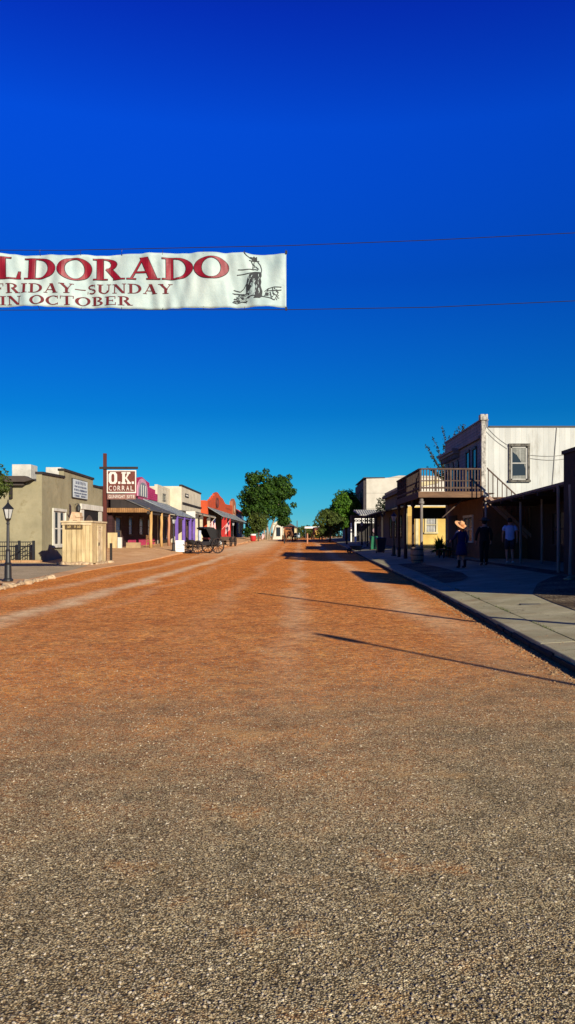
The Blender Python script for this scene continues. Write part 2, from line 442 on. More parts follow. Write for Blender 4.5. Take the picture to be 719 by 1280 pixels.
# ------------------------------------------------------------------ lettering
class GF:
    def __init__(s, g=0., T=.2, t=.065): s.g = g; s.T = T; s.t = t; s.p = []
    def r(s, x0, y0, x1, y1): g = s.g; s.p.append([(x0-g,y0-g),(x1+g,y0-g),(x1+g,y1+g),(x0-g,y1+g)])
    def d(s, xb, xt, w, y0=0., y1=1.): g = s.g; s.p.append([(xb-g,y0-g*.3),(xb+w+g,y0-g*.3),(xt+w+g,y1+g*.3),(xt-g,y1+g*.3)])
    def e(s, cx, cy, rx, ry, tx, ty, a0=0, a1=360, n=26):
        g = s.g; rx += g; ry += g; tx += 2*g; ty += 2*g
        k = max(4, int(n*abs(a1-a0)/360))
        for i in range(k):
            A = R(lerp(a0, a1, i/k)); B = R(lerp(a0, a1, (i+1)/k))
            s.p.append([(cx+rx*math.cos(A), cy+ry*math.sin(A)), (cx+rx*math.cos(B), cy+ry*math.sin(B)),
                        (cx+(rx-tx)*math.cos(B), cy+(ry-ty)*math.sin(B)), (cx+(rx-tx)*math.cos(A), cy+(ry-ty)*math.sin(A))])
    def sf(s, x0, x1, y): s.r(x0, y - (s.t*.8 if y > .5 else 0), x1, y + (0 if y > .5 else s.t*.8))
def glyph(ch, g=0., T=.2, t=.065):
    G = GF(g, T, t); W = .9
    if ch == 'L': G.r(.12,0,.12+T,1); G.sf(0,.5,1); G.sf(0,.8,0); G.p.append([(.8,0),(.8+g,.34+g),(.74-g,.34+g),(.66-g,t*.6),(.66,0)]); W = .85
    elif ch in 'EF':
        G.r(.12,0,.12+T,1); G.sf(0,.78,1); G.r(.3,.47,.6,.53); G.r(.57,.38,.62,.62); G.r(.73,.72,.78,1); W = .85
        if ch == 'E': G.sf(0,.82,0); G.r(.77,0,.82,.3)
        else: G.sf(0,.45,0)
    elif ch == 'I': G.r(.12,0,.12+T,1); G.sf(0,.24+T,0); G.sf(0,.24+T,1); W = .24+T
    elif ch == 'H': G.r(.1,0,.1+T,1); G.r(.72,0,.72+T,1); G.r(.2,.47,.8,.53); [G.sf(a, b, y) for a, b in ((0,.2+T),(.62,.82+T)) for y in (0,1)]; W = .82+T
    elif ch == 'D': G.r(.12,0,.12+T,1); G.sf(0,.45,1); G.sf(0,.45,0); G.e(.42,.5,.55,.5,T*1.05,t,-90,90); W = .98
    elif ch == 'O': G.e(.5,.5,.52,.52,T*1.05,t,0,360,40); W = 1.02
    elif ch == 'C': G.e(.5,.5,.52,.52,T*1.05,t,48,312,40); G.r(.80,.68,.85,1); G.r(.80,.04,.84,.26); W = .9
    elif ch == 'R': G.r(.12,0,.12+T,1); G.sf(0,.45,1); G.sf(0,.46,0); G.e(.42,.74,.36,.26,T*.95,t,-90,90); G.d(.72,.40,T*1.1,0,.5); G.sf(.66,1.05,0); W = 1.0
    elif ch == 'B': G.r(.12,0,.12+T,1); G.sf(0,.45,1); G.sf(0,.45,0); G.e(.42,.76,.32,.24,T*.9,t,-90,90); G.e(.42,.265,.40,.265,T*.95,t,-90,90); W = .85
    elif ch == 'A': G.d(.08,.46,t); G.d(.68,.40,T*1.15); G.r(.24,.30,.74,.30+t); G.sf(0,.26,0); G.sf(.60,1.0,0); W = 1.0
    elif ch == 'Y': G.d(.46,.04,T*1.05,.42,1); G.d(.52,.82,t,.42,1); G.r(.40,0,.40+T,.48); G.sf(-.04,.36,1); G.sf(.68,1.0,1); G.sf(.28,.72,0); W = .96
    elif ch == 'N': G.r(.12,0,.12+t,1); G.r(.82,0,.82+t,1); G.d(.70,.06,T*1.1); G.sf(0,.32,0); G.sf(.70,1.0,1); G.sf(-.02,.2,1); W = 1.0
    elif ch == 'U': G.r(.1,.3,.1+T,1); G.r(.8,.3,.8+t,1); G.e(.4825,.34,.3825,.34,T*.9,t*1.3,180,360); G.sf(0,.42,1); G.sf(.68,1.0,1); W = 1.0
    elif ch == 'S': G.e(.34,.745,.27,.255,T*.55,T*.62,40,270); G.e(.36,.27,.29,.27,T*.55,T*.62,90,-140); G.r(.56,.7,.6,1); G.r(.04,0,.08,.3); W = .66
    elif ch == 'T': G.r(.37,0,.37+T,1); G.sf(0,.94,1); G.sf(.25,.69,0); G.r(0,.7,.05,1); G.r(.89,.7,.94,1); W = .94
    elif ch == '-': G.r(0,.42,.7,.42+t); W = .7
    elif ch == ' ': W = .45
    return G.p, W
def text_polys(s, x0, x1, z0, z1, g=0., T=.2, t=.065, gap=.1):
    ws = [glyph(c, g, T, t) for c in s]
    tot = sum(w for _, w in ws) + gap*(len(s)-1); k = (x1-x0)/tot; out = []; u = 0
    for ps, w in ws:
        for p in ps: out.append([(x0+(u+a)*k, z0+b*(z1-z0)) for a, b in p])
        u += w + gap
    return out
def plain_text(s, size=1.):
    cu = bpy.data.curves.new('t', 'FONT'); cu.body = s; cu.size = size; cu.resolution_u = 3
    o = bpy.data.objects.new('t', cu); COL.objects.link(o)
    bpy.context.view_layer.update()
    me = bpy.data.meshes.new_from_object(o.evaluated_get(bpy.context.evaluated_depsgraph_get()))
    vs = [tuple(v.co) for v in me.vertices]; fs = [tuple(p.vertices) for p in me.polygons]
    bpy.data.objects.remove(o); bpy.data.curves.remove(cu); bpy.data.meshes.remove(me)
    x0 = min(v[0] for v in vs); x1 = max(v[0] for v in vs); y0 = min(v[1] for v in vs); y1 = max(v[1] for v in vs)
    return [((v[0]-x0)/(x1-x0), (v[1]-y0)/(y1-y0)) for v in vs], fs
def put_text(m, s, face, a, u0, u1, z0, z1, d):
    vs, fs = plain_text(s)
    P = []
    for (p, q) in vs:
        u = lerp(u0, u1, p); z = lerp(z0, z1, q)
        P.append((a+d, u, z) if face == 'E' else (u, a-d, z))
    m.add(P, fs); return m
def scribble(m, face, a, u0, u1, z0, z1, d, rnd, gap=.35, w=None):
    """unreadable small lettering: upright strokes with crossing strokes"""
    h = z1-z0; u = u0; w = w or h*.62
    while u + w < u1:
        if rnd.random() < .14: u += w*.8; continue
        t = h*.17; k = rnd.random()
        fb(m, face, a, u, u+t, z0, z1, d, d+.004)
        if k < .7: fb(m, face, a, u+t, u+w*.8, z1-t, z1, d, d+.004)
        if k > .3: fb(m, face, a, u+t, u+w*.8, z0, z0+t, d, d+.004)
        if k < .5 or k > .8: fb(m, face, a, u+w*.62, u+w*.62+t, z0+t, z1-t, d, d+.004)
        else: fb(m, face, a, u+t, u+w*.7, z0+h*.42, z0+h*.42+t, d, d+.004)
        u += w*(1+gap*.5)
    return m

# ------------------------------------------------------------------ banner across the street
BY = 20.3
def wave(x, z):
    q = (x*1.0) % 1.0
    return (.06*math.sin(1.15*x+.9*z) + .05*math.sin(3.3*x-1.7*z+1) + .03*math.sin(7.1*x+2.6*z+2)*math.sin(.9*x)
            + .016*math.sin(13*x-3.*z+2*math.sin(2*x)) + .012*math.sin(19*x+4*z)*math.sin(1.7*x+1) + .02*math.sin(2.2*z+5.3*x))
BX0, BX1 = -11.6, X(358, BY); BZ0, BZ1 = Z(385, BY), Z(317, BY)
BCLOTH = M('banner_vinyl', (.42,.50,.47), (.28,.38,.38), rough=.55, scale=1.2, bump=.5, bscale=5, bdist=.03, var=.1)  # bluish-grey patches in the colour add shading to the folds
bn = thing('banner', (BX1, BY, BZ0), 'long white festival banner with red capitals strung high across the street', 'banner')
m = MB(); nx, nz = 260, 22; vs = []; fs = []
for i in range(nx+1):
    for k in range(nz+1):
        x = lerp(BX0, BX1, i/nx); t = k/nz
        ring = abs(((x-BX1)/1.04) % 1.0 - .5)*2     # 1 at a ring, 0 between
        zt = BZ1 - .018*(1-ring)**1.0 - .02*math.sin(x*.7)
        zb = BZ0 + .02*math.sin(x*.8+1) + .012*(1-ring)
        z = lerp(zb, zt, t); vs.append((x, BY+wave(x, z), z))
for i in range(nx):
    for k in range(nz):
        a = i*(nz+1)+k; fs.append((a, a+nz+1, a+nz+2, a+1))
m.add(vs, fs); cl = m.build('cloth', BCLOTH, bn, smooth=True)
sd = cl.modifiers.new('thick', 'SOLIDIFY'); sd.thickness = .003; sd.offset = 1
def on_banner(polys, name, mat, off, parent):
    bm = bmesh.new()
    for i, p in enumerate(polys):
        o = off + (i % 5)*.0007
        v = [bm.verts.new((a, o, b)) for a, b in p]
        try: bm.faces.new(v)
        except Exception: pass
    x0 = min(v.co.x for v in bm.verts); x1 = max(v.co.x for v in bm.verts)
    k = x0
    while k < x1:
        k += .055
        bmesh.ops.bisect_plane(bm, geom=bm.verts[:]+bm.edges[:]+bm.faces[:], plane_co=(k,0,0), plane_no=(1,0,0))
    for q in range(1, 16):
        bmesh.ops.bisect_plane(bm, geom=bm.verts[:]+bm.edges[:]+bm.faces[:], plane_co=(0,0,lerp(BZ0,BZ1,q/16)), plane_no=(0,0,1))
    bm.verts.index_update()
    m = MB(); m.add([(v.co.x, BY + wave(v.co.x, v.co.z) - v.co.y, v.co.z) for v in bm.verts], [tuple(v.index for v in f.verts) for f in bm.faces])
    bm.free(); return m.build(name, mat, parent)
RED = M('banner_red', (.25,.004,.018), (.16,.003,.012), rough=.5, scale=4, bump=.1)
INK = flat('banner_ink', (.012,.012,.014)); MAROON = flat('banner_maroon', (.12,.008,.014))
big = [('H',-128,-86),('E',-84,-46),('L',-44,-4),('L',-1,28),('D',31,70),('O',73,114),('R',116,154),('A',159,200),('D',203,242),('O',244,286)]
big[2] = ('L',-38,-4)
z0, z1 = Z(349.0, BY), Z(322.5, BY)
for g, mt, off, nm in ((.018, INK, .010, 'letter_outline'), (0., RED, .016, 'lettering')):
    ps = []
    for ch, a, b in big:
        if ch == 'L' and a == -1: a = -4
        gl, w = glyph(ch, g, .21, .06)
        for p in gl: ps.append([(lerp(X(a, BY), X(b, BY), u/w), lerp(z0, z1, v)) for u, v in p])
    lo = on_banner(ps, nm, mt, off, cl)
ps = text_polys('FRIDAY-SUNDAY', X(-9, BY), X(215, BY), Z(366.4, BY), Z(354.6, BY), 0, .2, .07)
ps += text_polys('IN OCTOBER', X(0, BY), X(165, BY), Z(381.2, BY), Z(370.2, BY), 0, .2, .07)
on_banner(ps, 'small_lettering', MAROON, .012, cl)
# ink drawing of a standing gunman, sketched from polygons
def dpx(pts): return [(X(270 + a*100/719., BY), Z(300 + b*100/719., BY)) for a, b in pts]
def stroke(pts, w=4):
    out = []
    for (a, b), (c, d) in zip(pts, pts[1:]):
        L = math.hypot(c-a, d-b) or 1; nx_, ny_ = -(d-b)/L*w/2, (c-a)/L*w/2
        out.append(dpx([(a+nx_, b+ny_), (c+nx_, d+ny_), (c-nx_, d-ny_), (a-nx_, b-ny_)]))
    return out
dr = [dpx([(350,285),(410,290),(412,330),(400,350),(345,345),(310,360),(285,345),(300,310)]),
      dpx([(285,345),(345,345),(335,400),(300,460),(275,495),(272,430),(276,390)]),
      dpx([(350,340),(402,345),(410,380),(404,420),(420,470),(415,520),(360,525),(352,470),(358,420),(346,385)]),
      dpx([(352,510),(418,512),(400,530),(340,530)]), dpx([(265,480),(300,480),(305,495),(262,498)])]
dr += [dpx([(312,160),(330,150),(340,135),(352,150),(368,140),(370,180),(330,178)]), dpx([(298,178),(390,182),(388,190),(300,186)])]
for s_ in ([(345,190),(340,215),(350,235),(340,250)], [(375,190),(400,225),(412,265),(410,290)], [(325,195),(318,190),(335,225),(330,265)],
           [(190,318),(240,310),(300,300),(345,290)], [(200,270),(260,268),(310,262),(345,268)], [(330,265),(350,262),(380,270)],
           [(250,110),(275,140),(320,165)], [(150,480),(260,490),(275,495)], [(160,450),(220,465),(250,440),(275,395)],
           [(440,470),(470,440),(520,425),(590,425)], [(490,470),(500,530),(520,545)], [(540,450),(560,480),(530,540)], [(470,460),(560,455),(590,450)],
           [(300,160),(310,150),(330,152)], [(355,235),(385,262)], [(150,560),(190,570),(270,545)], [(510,430),(515,480),(540,500)], [(250,520),(330,505),(420,515),(480,525),(530,545)]):
    dr += stroke(s_, 7)
rr = random.Random(3)
for i in range(34):
    a = rr.uniform(155, 270); b = rr.uniform(485, 560); dr += stroke([(a, b), (a+rr.uniform(10, 40), b+rr.uniform(-8, 8))], rr.uniform(4, 11))
for i in range(22):
    a = rr.uniform(440, 560); b = rr.uniform(445, 530); dr += stroke([(a, b), (a+rr.uniform(-10, 22), b+rr.uniform(-16, 16))], 6)
dr.append(dpx([(445,478),(475,478),(475,508),(445,508)]))
on_banner(dr, 'ink_drawing', flat('drawing_ink', (.028,.032,.036)), .012, cl)
hl = []
for i in range(26):
    a = rr.uniform(275, 410); b = rr.uniform(300, 510); hl += stroke([(a, b), (a+rr.uniform(-14, 6), b+rr.uniform(14, 34))], rr.uniform(3, 6))
for i in range(16):
    a = rr.uniform(160, 270); b = rr.uniform(490, 555); hl += stroke([(a, b), (a+rr.uniform(10, 28), b+rr.uniform(-4, 4))], 5)
on_banner(hl, 'drawing_highlight', BCLOTH, .016, cl)
STEEL = flat('steel_wire', (.03,.03,.035), rough=.5, metal=.5)
POLE = M('pole_wood', (.10,.07,.05), rough=.9, stretch=(1,1,.1))
x = BX1 - .02
while x > BX0:
    m = MB(); m.tube([(x, BY+wave(x, BZ1-.03)-.006, BZ1-.03), (x, BY-.005, BZ1+.05), (x+.012, BY, BZ1+.10)], .006, 5); m.build('tie', STEEL, bn)
    m = MB(); m.tube([(x, BY+wave(x, BZ0+.03)-.006, BZ0+.03), (x, BY, BZ0-.035)], .006, 5); m.build('tie', STEEL, bn); x -= 1.04
for xx, zz in ((BX1-.01, BZ1+.02), (BX1-.01, BZ0-.03)): MB().box(xx-.02, xx+.035, BY-.03, BY+.02, zz-.03, zz+.05).build('clip', flat('black_iron', (.012,.012,.014), rough=.5), bn)
for nm, zs in (('upper', ((-22, 9.55), (BX0, BZ1+.10), (-6, BZ1+.085), (BX1, Z(307, BY)), (X(540, BY), Z(300, BY)), (X(719, BY), Z(291, BY)), (24, 10.2))),
               ('lower', ((-22, 7.9), (BX0, BZ0-.06), (-6, BZ0-.05), (BX1, Z(387, BY)), (X(540, BY), Z(384, BY)), (X(719, BY), Z(376, BY)), (24, 8.5)))):
    w_ = MB().tube([(a, BY, b) for a, b in zs], .0095, 5).build('wire', flat('black_cable', (.01,.01,.01), rough=.8))
    T(w_, nm + ' black wire that holds the white banner across the street', 'wire')
def util_pole(x, y, h, label, r=.11, z0=0., arm=False, head=False):
    t = thing('utility_pole', (x, y, z0), label, 'pole')
    MB().tube([(x, y, z0-.2), (x, y, z0+h)], [r*1.15, r*.8], 12).build('pole', POLE, t, smooth=True)
    if arm: MB().box(x-.7, x+.7, y-.05, y+.05, z0+h-.5, z0+h-.38).build('crossarm', POLE, t)
    if head: MB().lathe([(.05, z0+h), (.09, z0+h+.08), (.11, z0+h+.25), (.07, z0+h+.42), (.01, z0+h+.5)], (x, y), 10).build('finial', POLE, t)
    return t
util_pole(-22, BY, 10, 'tall wooden pole at the left end of the banner wires')
util_pole(24, BY, 10.6, 'tall wooden pole at the right end of the banner wires')
util_pole(7.3, 6.2, 5.6, 'thin wooden pole beside the sidewalk, throwing the farther long shadow on the road', .075, .3)
util_pole(7.33, -0.05, 4.2, 'thin wooden pole with a knob top, throwing the nearer long shadow on the road', .05, .3, head=True)

# ------------------------------------------------------------------ LEFT SIDE BUILDINGS
GREEN = M('olive_stucco', (.35,.31,.19), (.255,.225,.13), scale=1.3, bump=.5, bscale=22, bdist=.015, stain=(.20,.17,.09))
WHITE = M('white_paint', (.66,.64,.55), (.50,.48,.40), scale=3, bump=.25, stretch=(1,1,.4))
CREAM = M('cream_stucco', (.62,.56,.42), (.52,.46,.33), scale=1.1, bump=.3)
BLACKW = M('dark_timber', (.035,.028,.025), (.02,.016,.014), stretch=(1,1,.3))
DARKMET = M('dark_metal_edge', (.05,.05,.052), rough=.6)
IRON = M('black_iron_paint', (.018,.02,.022), (.010,.010,.012), rough=.45, bump=.1, spec=.5)
FX = -14.2
b1 = thing('stucco_building', (FX, 44, 0), 'olive green stucco building with a stepped parapet and white sign, behind the outhouse', 'building')
m = MB(); m.box(-30, FX-.3, 44, 57.5, -.3, 4.45)
stepped(m, 'E', FX, [(44, 4.85), (48.1, 4.93), (48.1, 5.37), (54.9, 5.30), (54.9, 4.83), (57.5, 4.83)], -.3, .3)
m.build('wall', GREEN, b1)
m = MB()
for (u0, z0_, u1, z1_) in ((44, 4.85, 48.1, 4.93), (48.1, 5.37, 54.9, 5.30), (54.9, 4.83, 57.5, 4.83)):
    m.prism([(u0-.04, z0_+.003), (u1+.04, z1_+.003), (u1+.04, z1_+.14), (u0-.04, z0_+.14)], 'x', FX-.36, FX+.08)
m.build('coping', BLACKW, b1)
m = MB(); m.box(-30, FX-.75, 43.45, 44.0, 4.40, 4.72); m.prism([(FX-.75,4.40),(FX-.35,4.52),(FX-.75,4.72)], 'y', 43.45, 43.99)
m.box(-30, FX-.9, 43.7, 43.97, 4.22, 4.397); m.build('fascia', M('brown_fascia', (.07,.055,.045)), b1)
MB().box(-30.2, FX-.3, 44.02, 57.4, 4.45, 4.6).build('roof', DARKMET, b1)
MB().box(X(13,44), X(16,44), 43.85, 43.995, 3.5, 4.2).build('downspout', BLACKW, b1)
for i, (x0, x1, y0, y1, z0, z1) in enumerate(((-16.75,-15.65,46.5,47.7,4.6,5.62), (-15.9,-14.95,50,51.2,4.6,5.75), (-16.2,-15.05,57,57.9,4.5,5.62))):
    MB().box(x0, x1, y0, y1, z0, z1).build('rooftop_cooler', M('cooler_paint', (.60,.58,.50), rough=.6, corr=None), b1, bevel=.03)
w = window(b1, 'E', FX, 45.95, 48.25, .90, 2.90, WHITE, fw=.12, bars=(1,1), depth=.08, glass=WHITE, label='tall narrow double window in a white surround')
for u in (46.35, 47.4):
    q = MB(); fb(q, 'E', FX, u, u+.42, 1.0, 1.85, .012, .03); fb(q, 'E', FX, u, u+.42, 1.93, 2.82, .012, .03); q.build('pane', GLASS, w)
d = MB(); fb(d, 'E', FX, 51.6, 57.3, 3.2, 3.55, .002, .12); fb(d, 'E', FX, 51.7, 52.4, .05, 3.2, .002, .06); fb(d, 'E', FX, 56.3, 57.1, .05, 3.2, .002, .06)
dd = d.build('door_surround', WHITE, b1)
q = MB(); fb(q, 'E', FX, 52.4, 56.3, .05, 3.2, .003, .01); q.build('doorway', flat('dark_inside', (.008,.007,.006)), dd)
q = MB(); n = 14
prof = [(52.6, .1)] + [(52.6 + 3.5*i/n, 2.5 + .35*math.sin(PI*2*i/n - .6)) for i in range(n+1)] + [(56.1, .1)]
q.prism(prof, 'x', FX+.012, FX+.05); q.build('swing_door', M('brown_door', (.10,.07,.055), stretch=(1,1,.2)), dd)
sg = MB(); fb(sg, 'E', FX, 49.7, 53.2, 3.82, 5.06, .004, .07); s1 = sg.build('sign_board', BLACKW, b1)
sg = MB(); fb(sg, 'E', FX, 49.78, 53.16, 3.88, 5.02, .071, .085); s2 = sg.build('sign_face', M('sign_bluewhite', (.56,.62,.62), (.46,.52,.54)), s1); s1['label'] = 'white painted sign with dark blue lettering on the parapet'
rn = random.Random(5); m = MB()
scribble(m, 'E', FX, 50.3, 52.7, 4.74, 4.94, .086, rn); scribble(m, 'E', FX, 50.1, 52.9, 4.52, 4.64, .086, rn); scribble(m, 'E', FX, 50.0, 53.0, 4.30, 4.43, .086, rn)
scribble(m, 'E', FX, 50.0, 53.0, 4.12, 4.21, .086, rn); scribble(m, 'E', FX, 50.1, 51.2, 3.93, 4.06, .086, rn); scribble(m, 'E', FX, 51.6, 52.9, 3.93, 4.06, .086, rn)
m.build('lettering', flat('navy_paint', (.02,.03,.09)), s1)
ln = MB(); ln.lathe([(.05,2.95),(.12,3.05),(.14,3.3),(.05,3.45)], (FX+.22, 50.5), 8); ln.tube([(FX, 50.5, 3.45),(FX+.22,50.5,3.5),(FX+.22,50.5,3.4)], .02, 6)
ln.build('wall_lantern', IRON, b1)
MB().box(FX-.05, FX+.02, 44.02, 44.5, .2, 1.2) 
# railing by the side wall
rl = thing('iron_railing', (-14.4, 43.4, 0), 'black iron railing with thin balusters along the olive building side wall', 'railing')
m = MB(); m.box(-27, -14.5, 43.38, 43.42, 1.10, 1.15); m.box(-27, -14.5, 43.385, 43.415, .6, .63); m.box(-27, -14.5, 43.385, 43.415, .12, .15)
x = -26.9
while x < -14.6: m.box(x-.009, x+.009, 43.391, 43.409, .15, 1.10); x += .125
m.build('balusters', IRON, rl)
for x in (-26.9, -24.2, -21.4, -18.7, X(24,43.4), -14.45):
    MB().box(x-.06, x+.06, 43.34, 43.46, .0, 1.2).build('railing_post', IRON, rl)
m = MB(); m.tube([(-14.5, 43.1, 1.05), (-15.9, 43.0, .12)], .025, 8); m.tube([(-14.5, 43.1, .6), (-15.2, 43.05, .12)], .02, 8); m.build('handrail', IRON, rl)
st = MB(); rs = random.Random(2)
def rock(m, c, r, rs, flat_=.7, el=1.3):
    bm = bmesh.new(); bmesh.ops.create_icosphere(bm, subdivisions=2, radius=1)
    ph = [rs.uniform(0, 6) for _ in range(6)]; an = rs.uniform(0, PI)
    for v in bm.verts:
        n_ = 1 + .16*math.sin(3*v.co.x+ph[0]) + .14*math.sin(4*v.co.y+ph[1]) + .12*math.sin(5*v.co.z+ph[2]) + rs.uniform(-.05, .05)
        p = v.co*n_; x, y = p.x*el, p.y
        v.co = Vector((x*math.cos(an)-y*math.sin(an), x*math.sin(an)+y*math.cos(an), p.z*flat_))*r
    bm.verts.index_update(); m.add([tuple(v.co+Vector(c)) for v in bm.verts], [tuple(v.index for v in f.verts) for f in bm.faces]); bm.free()
STONE = M('pale_stone', (.56,.42,.26), (.30,.19,.10), scale=4, bump=.8, bscale=9, bdist=.03)
LIME = M('tan_stone', (.50,.32,.16), (.32,.17,.07), scale=4, bump=.8, bscale=9, bdist=.03)
x = -27.
lowk = MB()
while x < -14.6:
    L = rs.uniform(.7, 1.1)
    lowk.box(x, x+L-.03, 42.85+rs.uniform(-.02,.02), 43.2, -.05, .13+rs.uniform(0,.03)); x += L
T(lowk.build('stone_edging', LIME, bevel=.02), 'low edging of tan stone blocks below the black railing', 'edging')
proto_rocks = []
for i in range(5):
    m = MB(); rock(m, (0,0,0), .14, rs, .75, 1.5); o = m.build('edging_stone', STONE, smooth=True); proto_rocks.append(o)
used = set()
def place_rock(x, y, z, s, label, group):
    i = rs.randrange(5); o = proto_rocks[i] if i not in used else proto_rocks[i].copy()
    if i in used: COL.objects.link(o)
    used.add(i); o.location = (x, y, z); o.rotation_euler = (0, 0, rs.uniform(0, 6)); o.scale = (s,)*3
    T(o, label, 'stone', group)
for i in range(22):
    t = i/21; y = lerp(21.0, 27.3, t)
    place_rock(lerp(-8.02, -8.45, t)+rs.uniform(-.06,.06), y, .05, rs.uniform(.4, .85), 'pale stone in the short rock border in front of the lamp post', 'stones bordering the left edge of the road')
for i in range(20):
    t = i/19
    if t < .5: x, y = lerp(-12.0, -10.3, t*2), 39.75
    else: x, y = -10.15, lerp(39.9, 43., t*2-1)
    place_rock(x+rs.uniform(-.05,.05), y+rs.uniform(-.06,.06), .05, rs.uniform(.7, 1.2), 'pale stone at the foot of the plank outhouse', 'stones around the outhouse')
for i, (x, y) in enumerate(((4.9,13.2),(5.2,12.7),(6.9,20.6),(7.1,21.0))):
    place_rock(x, y, zr(x,y)+.03, .6, 'small stone on the gravel bed by the sidewalk', 'stones on the right gravel bed')

# outhouse
OW = M('weathered_plank', (.66,.52,.28), (.42,.30,.14), scale=3, stretch=(3,3,.25), bump=.6, bscale=20, var=.3)
OW2 = M('weathered_trim', (.66,.54,.34), (.48,.36,.2), scale=3, stretch=(1,1,1))
ou = thing('plank_outhouse', (-11.1, 41.4, 0), 'pale weathered plank outhouse with a carved sign, beside the corral sign post', 'outhouse')
ox0, ox1, oy0, oy1 = -11.88, -10.40, 40.0, 42.9
m = MB(); m.box(ox0+.05, ox1-.05, oy0+.05, oy1-.05, .05, 2.1)
rp = random.Random(9)
x = ox0
while x < ox1-.05:
    w = min(rp.uniform(.17, .26), ox1-x); m.box(x+.004, x+w-.012, oy0-rp.uniform(0,.012), oy0+.05, .08+rp.uniform(0,.04), 2.12); x += w
y = oy0
while y < oy1-.05:
    w = min(rp.uniform(.2, .3), oy1-y); m.box(ox1-.05, ox1+rp.uniform(0,.012), y+.004, y+w-.012, .08, 2.12); y += w
m.build('plank_wall', OW, ou)
m = MB(); m.box(ox0-.08, ox1+.05, oy0-.08, oy1+.05, 2.13, 2.21); m.box(ox0-.03, ox1-.02, oy0-.05, oy0-.014, 2.0, 2.11); m.build('roof_cap', OW2, ou)
m = MB(); m.box(ox1+.02, ox1+.05, 40.9, 41.9, .12, 1.98); m.box(ox1+.051, ox1+.07, 40.95, 41.05, .15, 1.95); m.box(ox1+.051, ox1+.07, 41.75, 41.85, .15, 1.95)
for z in (1.9, 1.75, 1.62): m.box(ox1+.051, ox1+.075, 41.1, 41.6, z, z+.03)
dr_ = m.build('door', OW2, ou)
MB().box(ox1+.072, ox1+.11, 41.0, 41.1, .95, 1.12).build('handle', IRON, dr_)
m = MB(); m.box(ox0+.16, ox0+1.02, oy0-.07, oy0-.03, 1.80, 2.02); s_ = m.build('carved_sign', M('dark_carved', (.10,.065,.03)), ou)
m = MB(); scribble(m, 'S', oy0-.07, ox0+.22, ox0+.55, 1.85, 1.97, .001, rp); scribble(m, 'S', oy0-.07, ox0+.62, ox0+.98, 1.85, 1.97, .001, rp); m.build('lettering', flat('carved_gold', (.5,.36,.14)), s_)
cr = MB(); cr.hexa([(-11.86,41.0,2.215),(-11.28,41.0,2.215),(-11.28,41.6,2.215),(-11.86,41.6,2.215)], [(-11.72,41.05,2.70),(-11.30,41.05,2.66),(-11.30,41.55,2.66),(-11.72,41.55,2.70)])
cr.box(-11.5,-11.26,40.98,41.62,2.4,2.47); cr.box(-11.62,-11.4,40.95,41.0,2.25,2.31)
T(cr.build('wooden_crate', M('pale_crate', (.70,.52,.33), (.45,.27,.14), scale=6), bevel=.015), 'small pale wooden crate lying on the outhouse roof', 'crate')

# OK corral sign
MARW = M('sign_maroon', (.17,.05,.035), (.11,.03,.022), scale=6, bump=.2)
SY = 43.3
sp_ = thing('corral_sign', (-10.55, SY, 0), 'maroon O.K. Corral sign with white letters hanging from a tall dark red post', 'sign')
MB().box(-10.64, -10.47, SY-.085, SY+.085, -.1, 5.92).build('post', M('oxblood_post', (.13,.025,.015), (.07,.02,.014), stretch=(1,1,.1)), sp_, bevel=.008)
MB().box(X(125,SY), X(173,SY), SY-.155, SY-.09, 5.06, 5.19).build('crossbar', BLACKW, sp_)
bx0, bx1 = X(134.5,SY), X(171,SY)
m = MB(); m.box(bx0, bx1, SY-.15, SY-.1, 3.76, 5.0); bd = m.build('board', MARW, sp_)
m = MB(); f_ = .055
m.box(bx0, bx1, SY-.17, SY-.151, 4.945, 5.0); m.box(bx0, bx1, SY-.17, SY-.151, 3.76, 3.83)
m.box(bx0, bx0+f_, SY-.17, SY-.151, 3.83, 4.945); m.box(bx1-f_, bx1, SY-.17, SY-.151, 3.83, 4.945); m.build('border', flat('sign_white', (.66,.62,.54)), bd)
SW = MATS['sign_white']
def face_polys(polys, y, name, mat, parent, ext=.012):
    m = MB()
    for i, p in enumerate(polys): m.prism([(a, b) for a, b in p], 'y', y-ext-(i % 4)*.0008, y)
    return m.build(name, mat, parent)
zt, zb = 4.90, 4.26; k = (bx1-bx0)
O = [[(0,.2),(.2,0),(.8,0),(1,.2),(1,.3),(.68,.3),(.60,.16),(.4,.16),(.32,.3),(0,.3)],
     [(0,.3),(.32,.3),(.32,.7),(0,.7)], [(.68,.3),(1,.3),(1,.7),(.68,.7)],
     [(0,.7),(.32,.7),(.4,.84),(.6,.84),(.68,.7),(1,.7),(1,.8),(.8,1),(.2,1),(0,.8)]]
K = [[(.08,0),(.4,0),(.4,1),(.08,1)], [(0,0),(.5,0),(.5,.14),(0,.14)], [(0,.86),(.5,.86),(.5,1),(0,1)],
     [(.4,.42),(.55,.42),(.92,.9),(.68,.9)], [(.4,.56),(.52,.6),(1.0,.12),(.72,.12)], [(.58,.86),(1.0,.86),(1.0,1),(.58,1)], [(.62,0),(1.06,0),(1.06,.14),(.62,.14)]]
def fit(pl, x0, x1, z0, z1): return [[(lerp(x0, x1, a), lerp(z0, z1, b)) for a, b in p] for p in pl]
ps = fit(O, bx0+.06*k, bx0+.35*k, zb, zt) + fit(K, bx0+.50*k, bx0+.80*k, zb, zt)
ps += fit([[(0,0),(1,0),(1,1),(0,1)]], bx0+.385*k, bx0+.46*k, zb, zb+.13) + fit([[(0,0),(1,0),(1,1),(0,1)]], bx0+.85*k, bx0+.925*k, zb, zb+.13)
face_polys(ps, SY-.151, 'large_lettering', SW, bd)
m = MB()
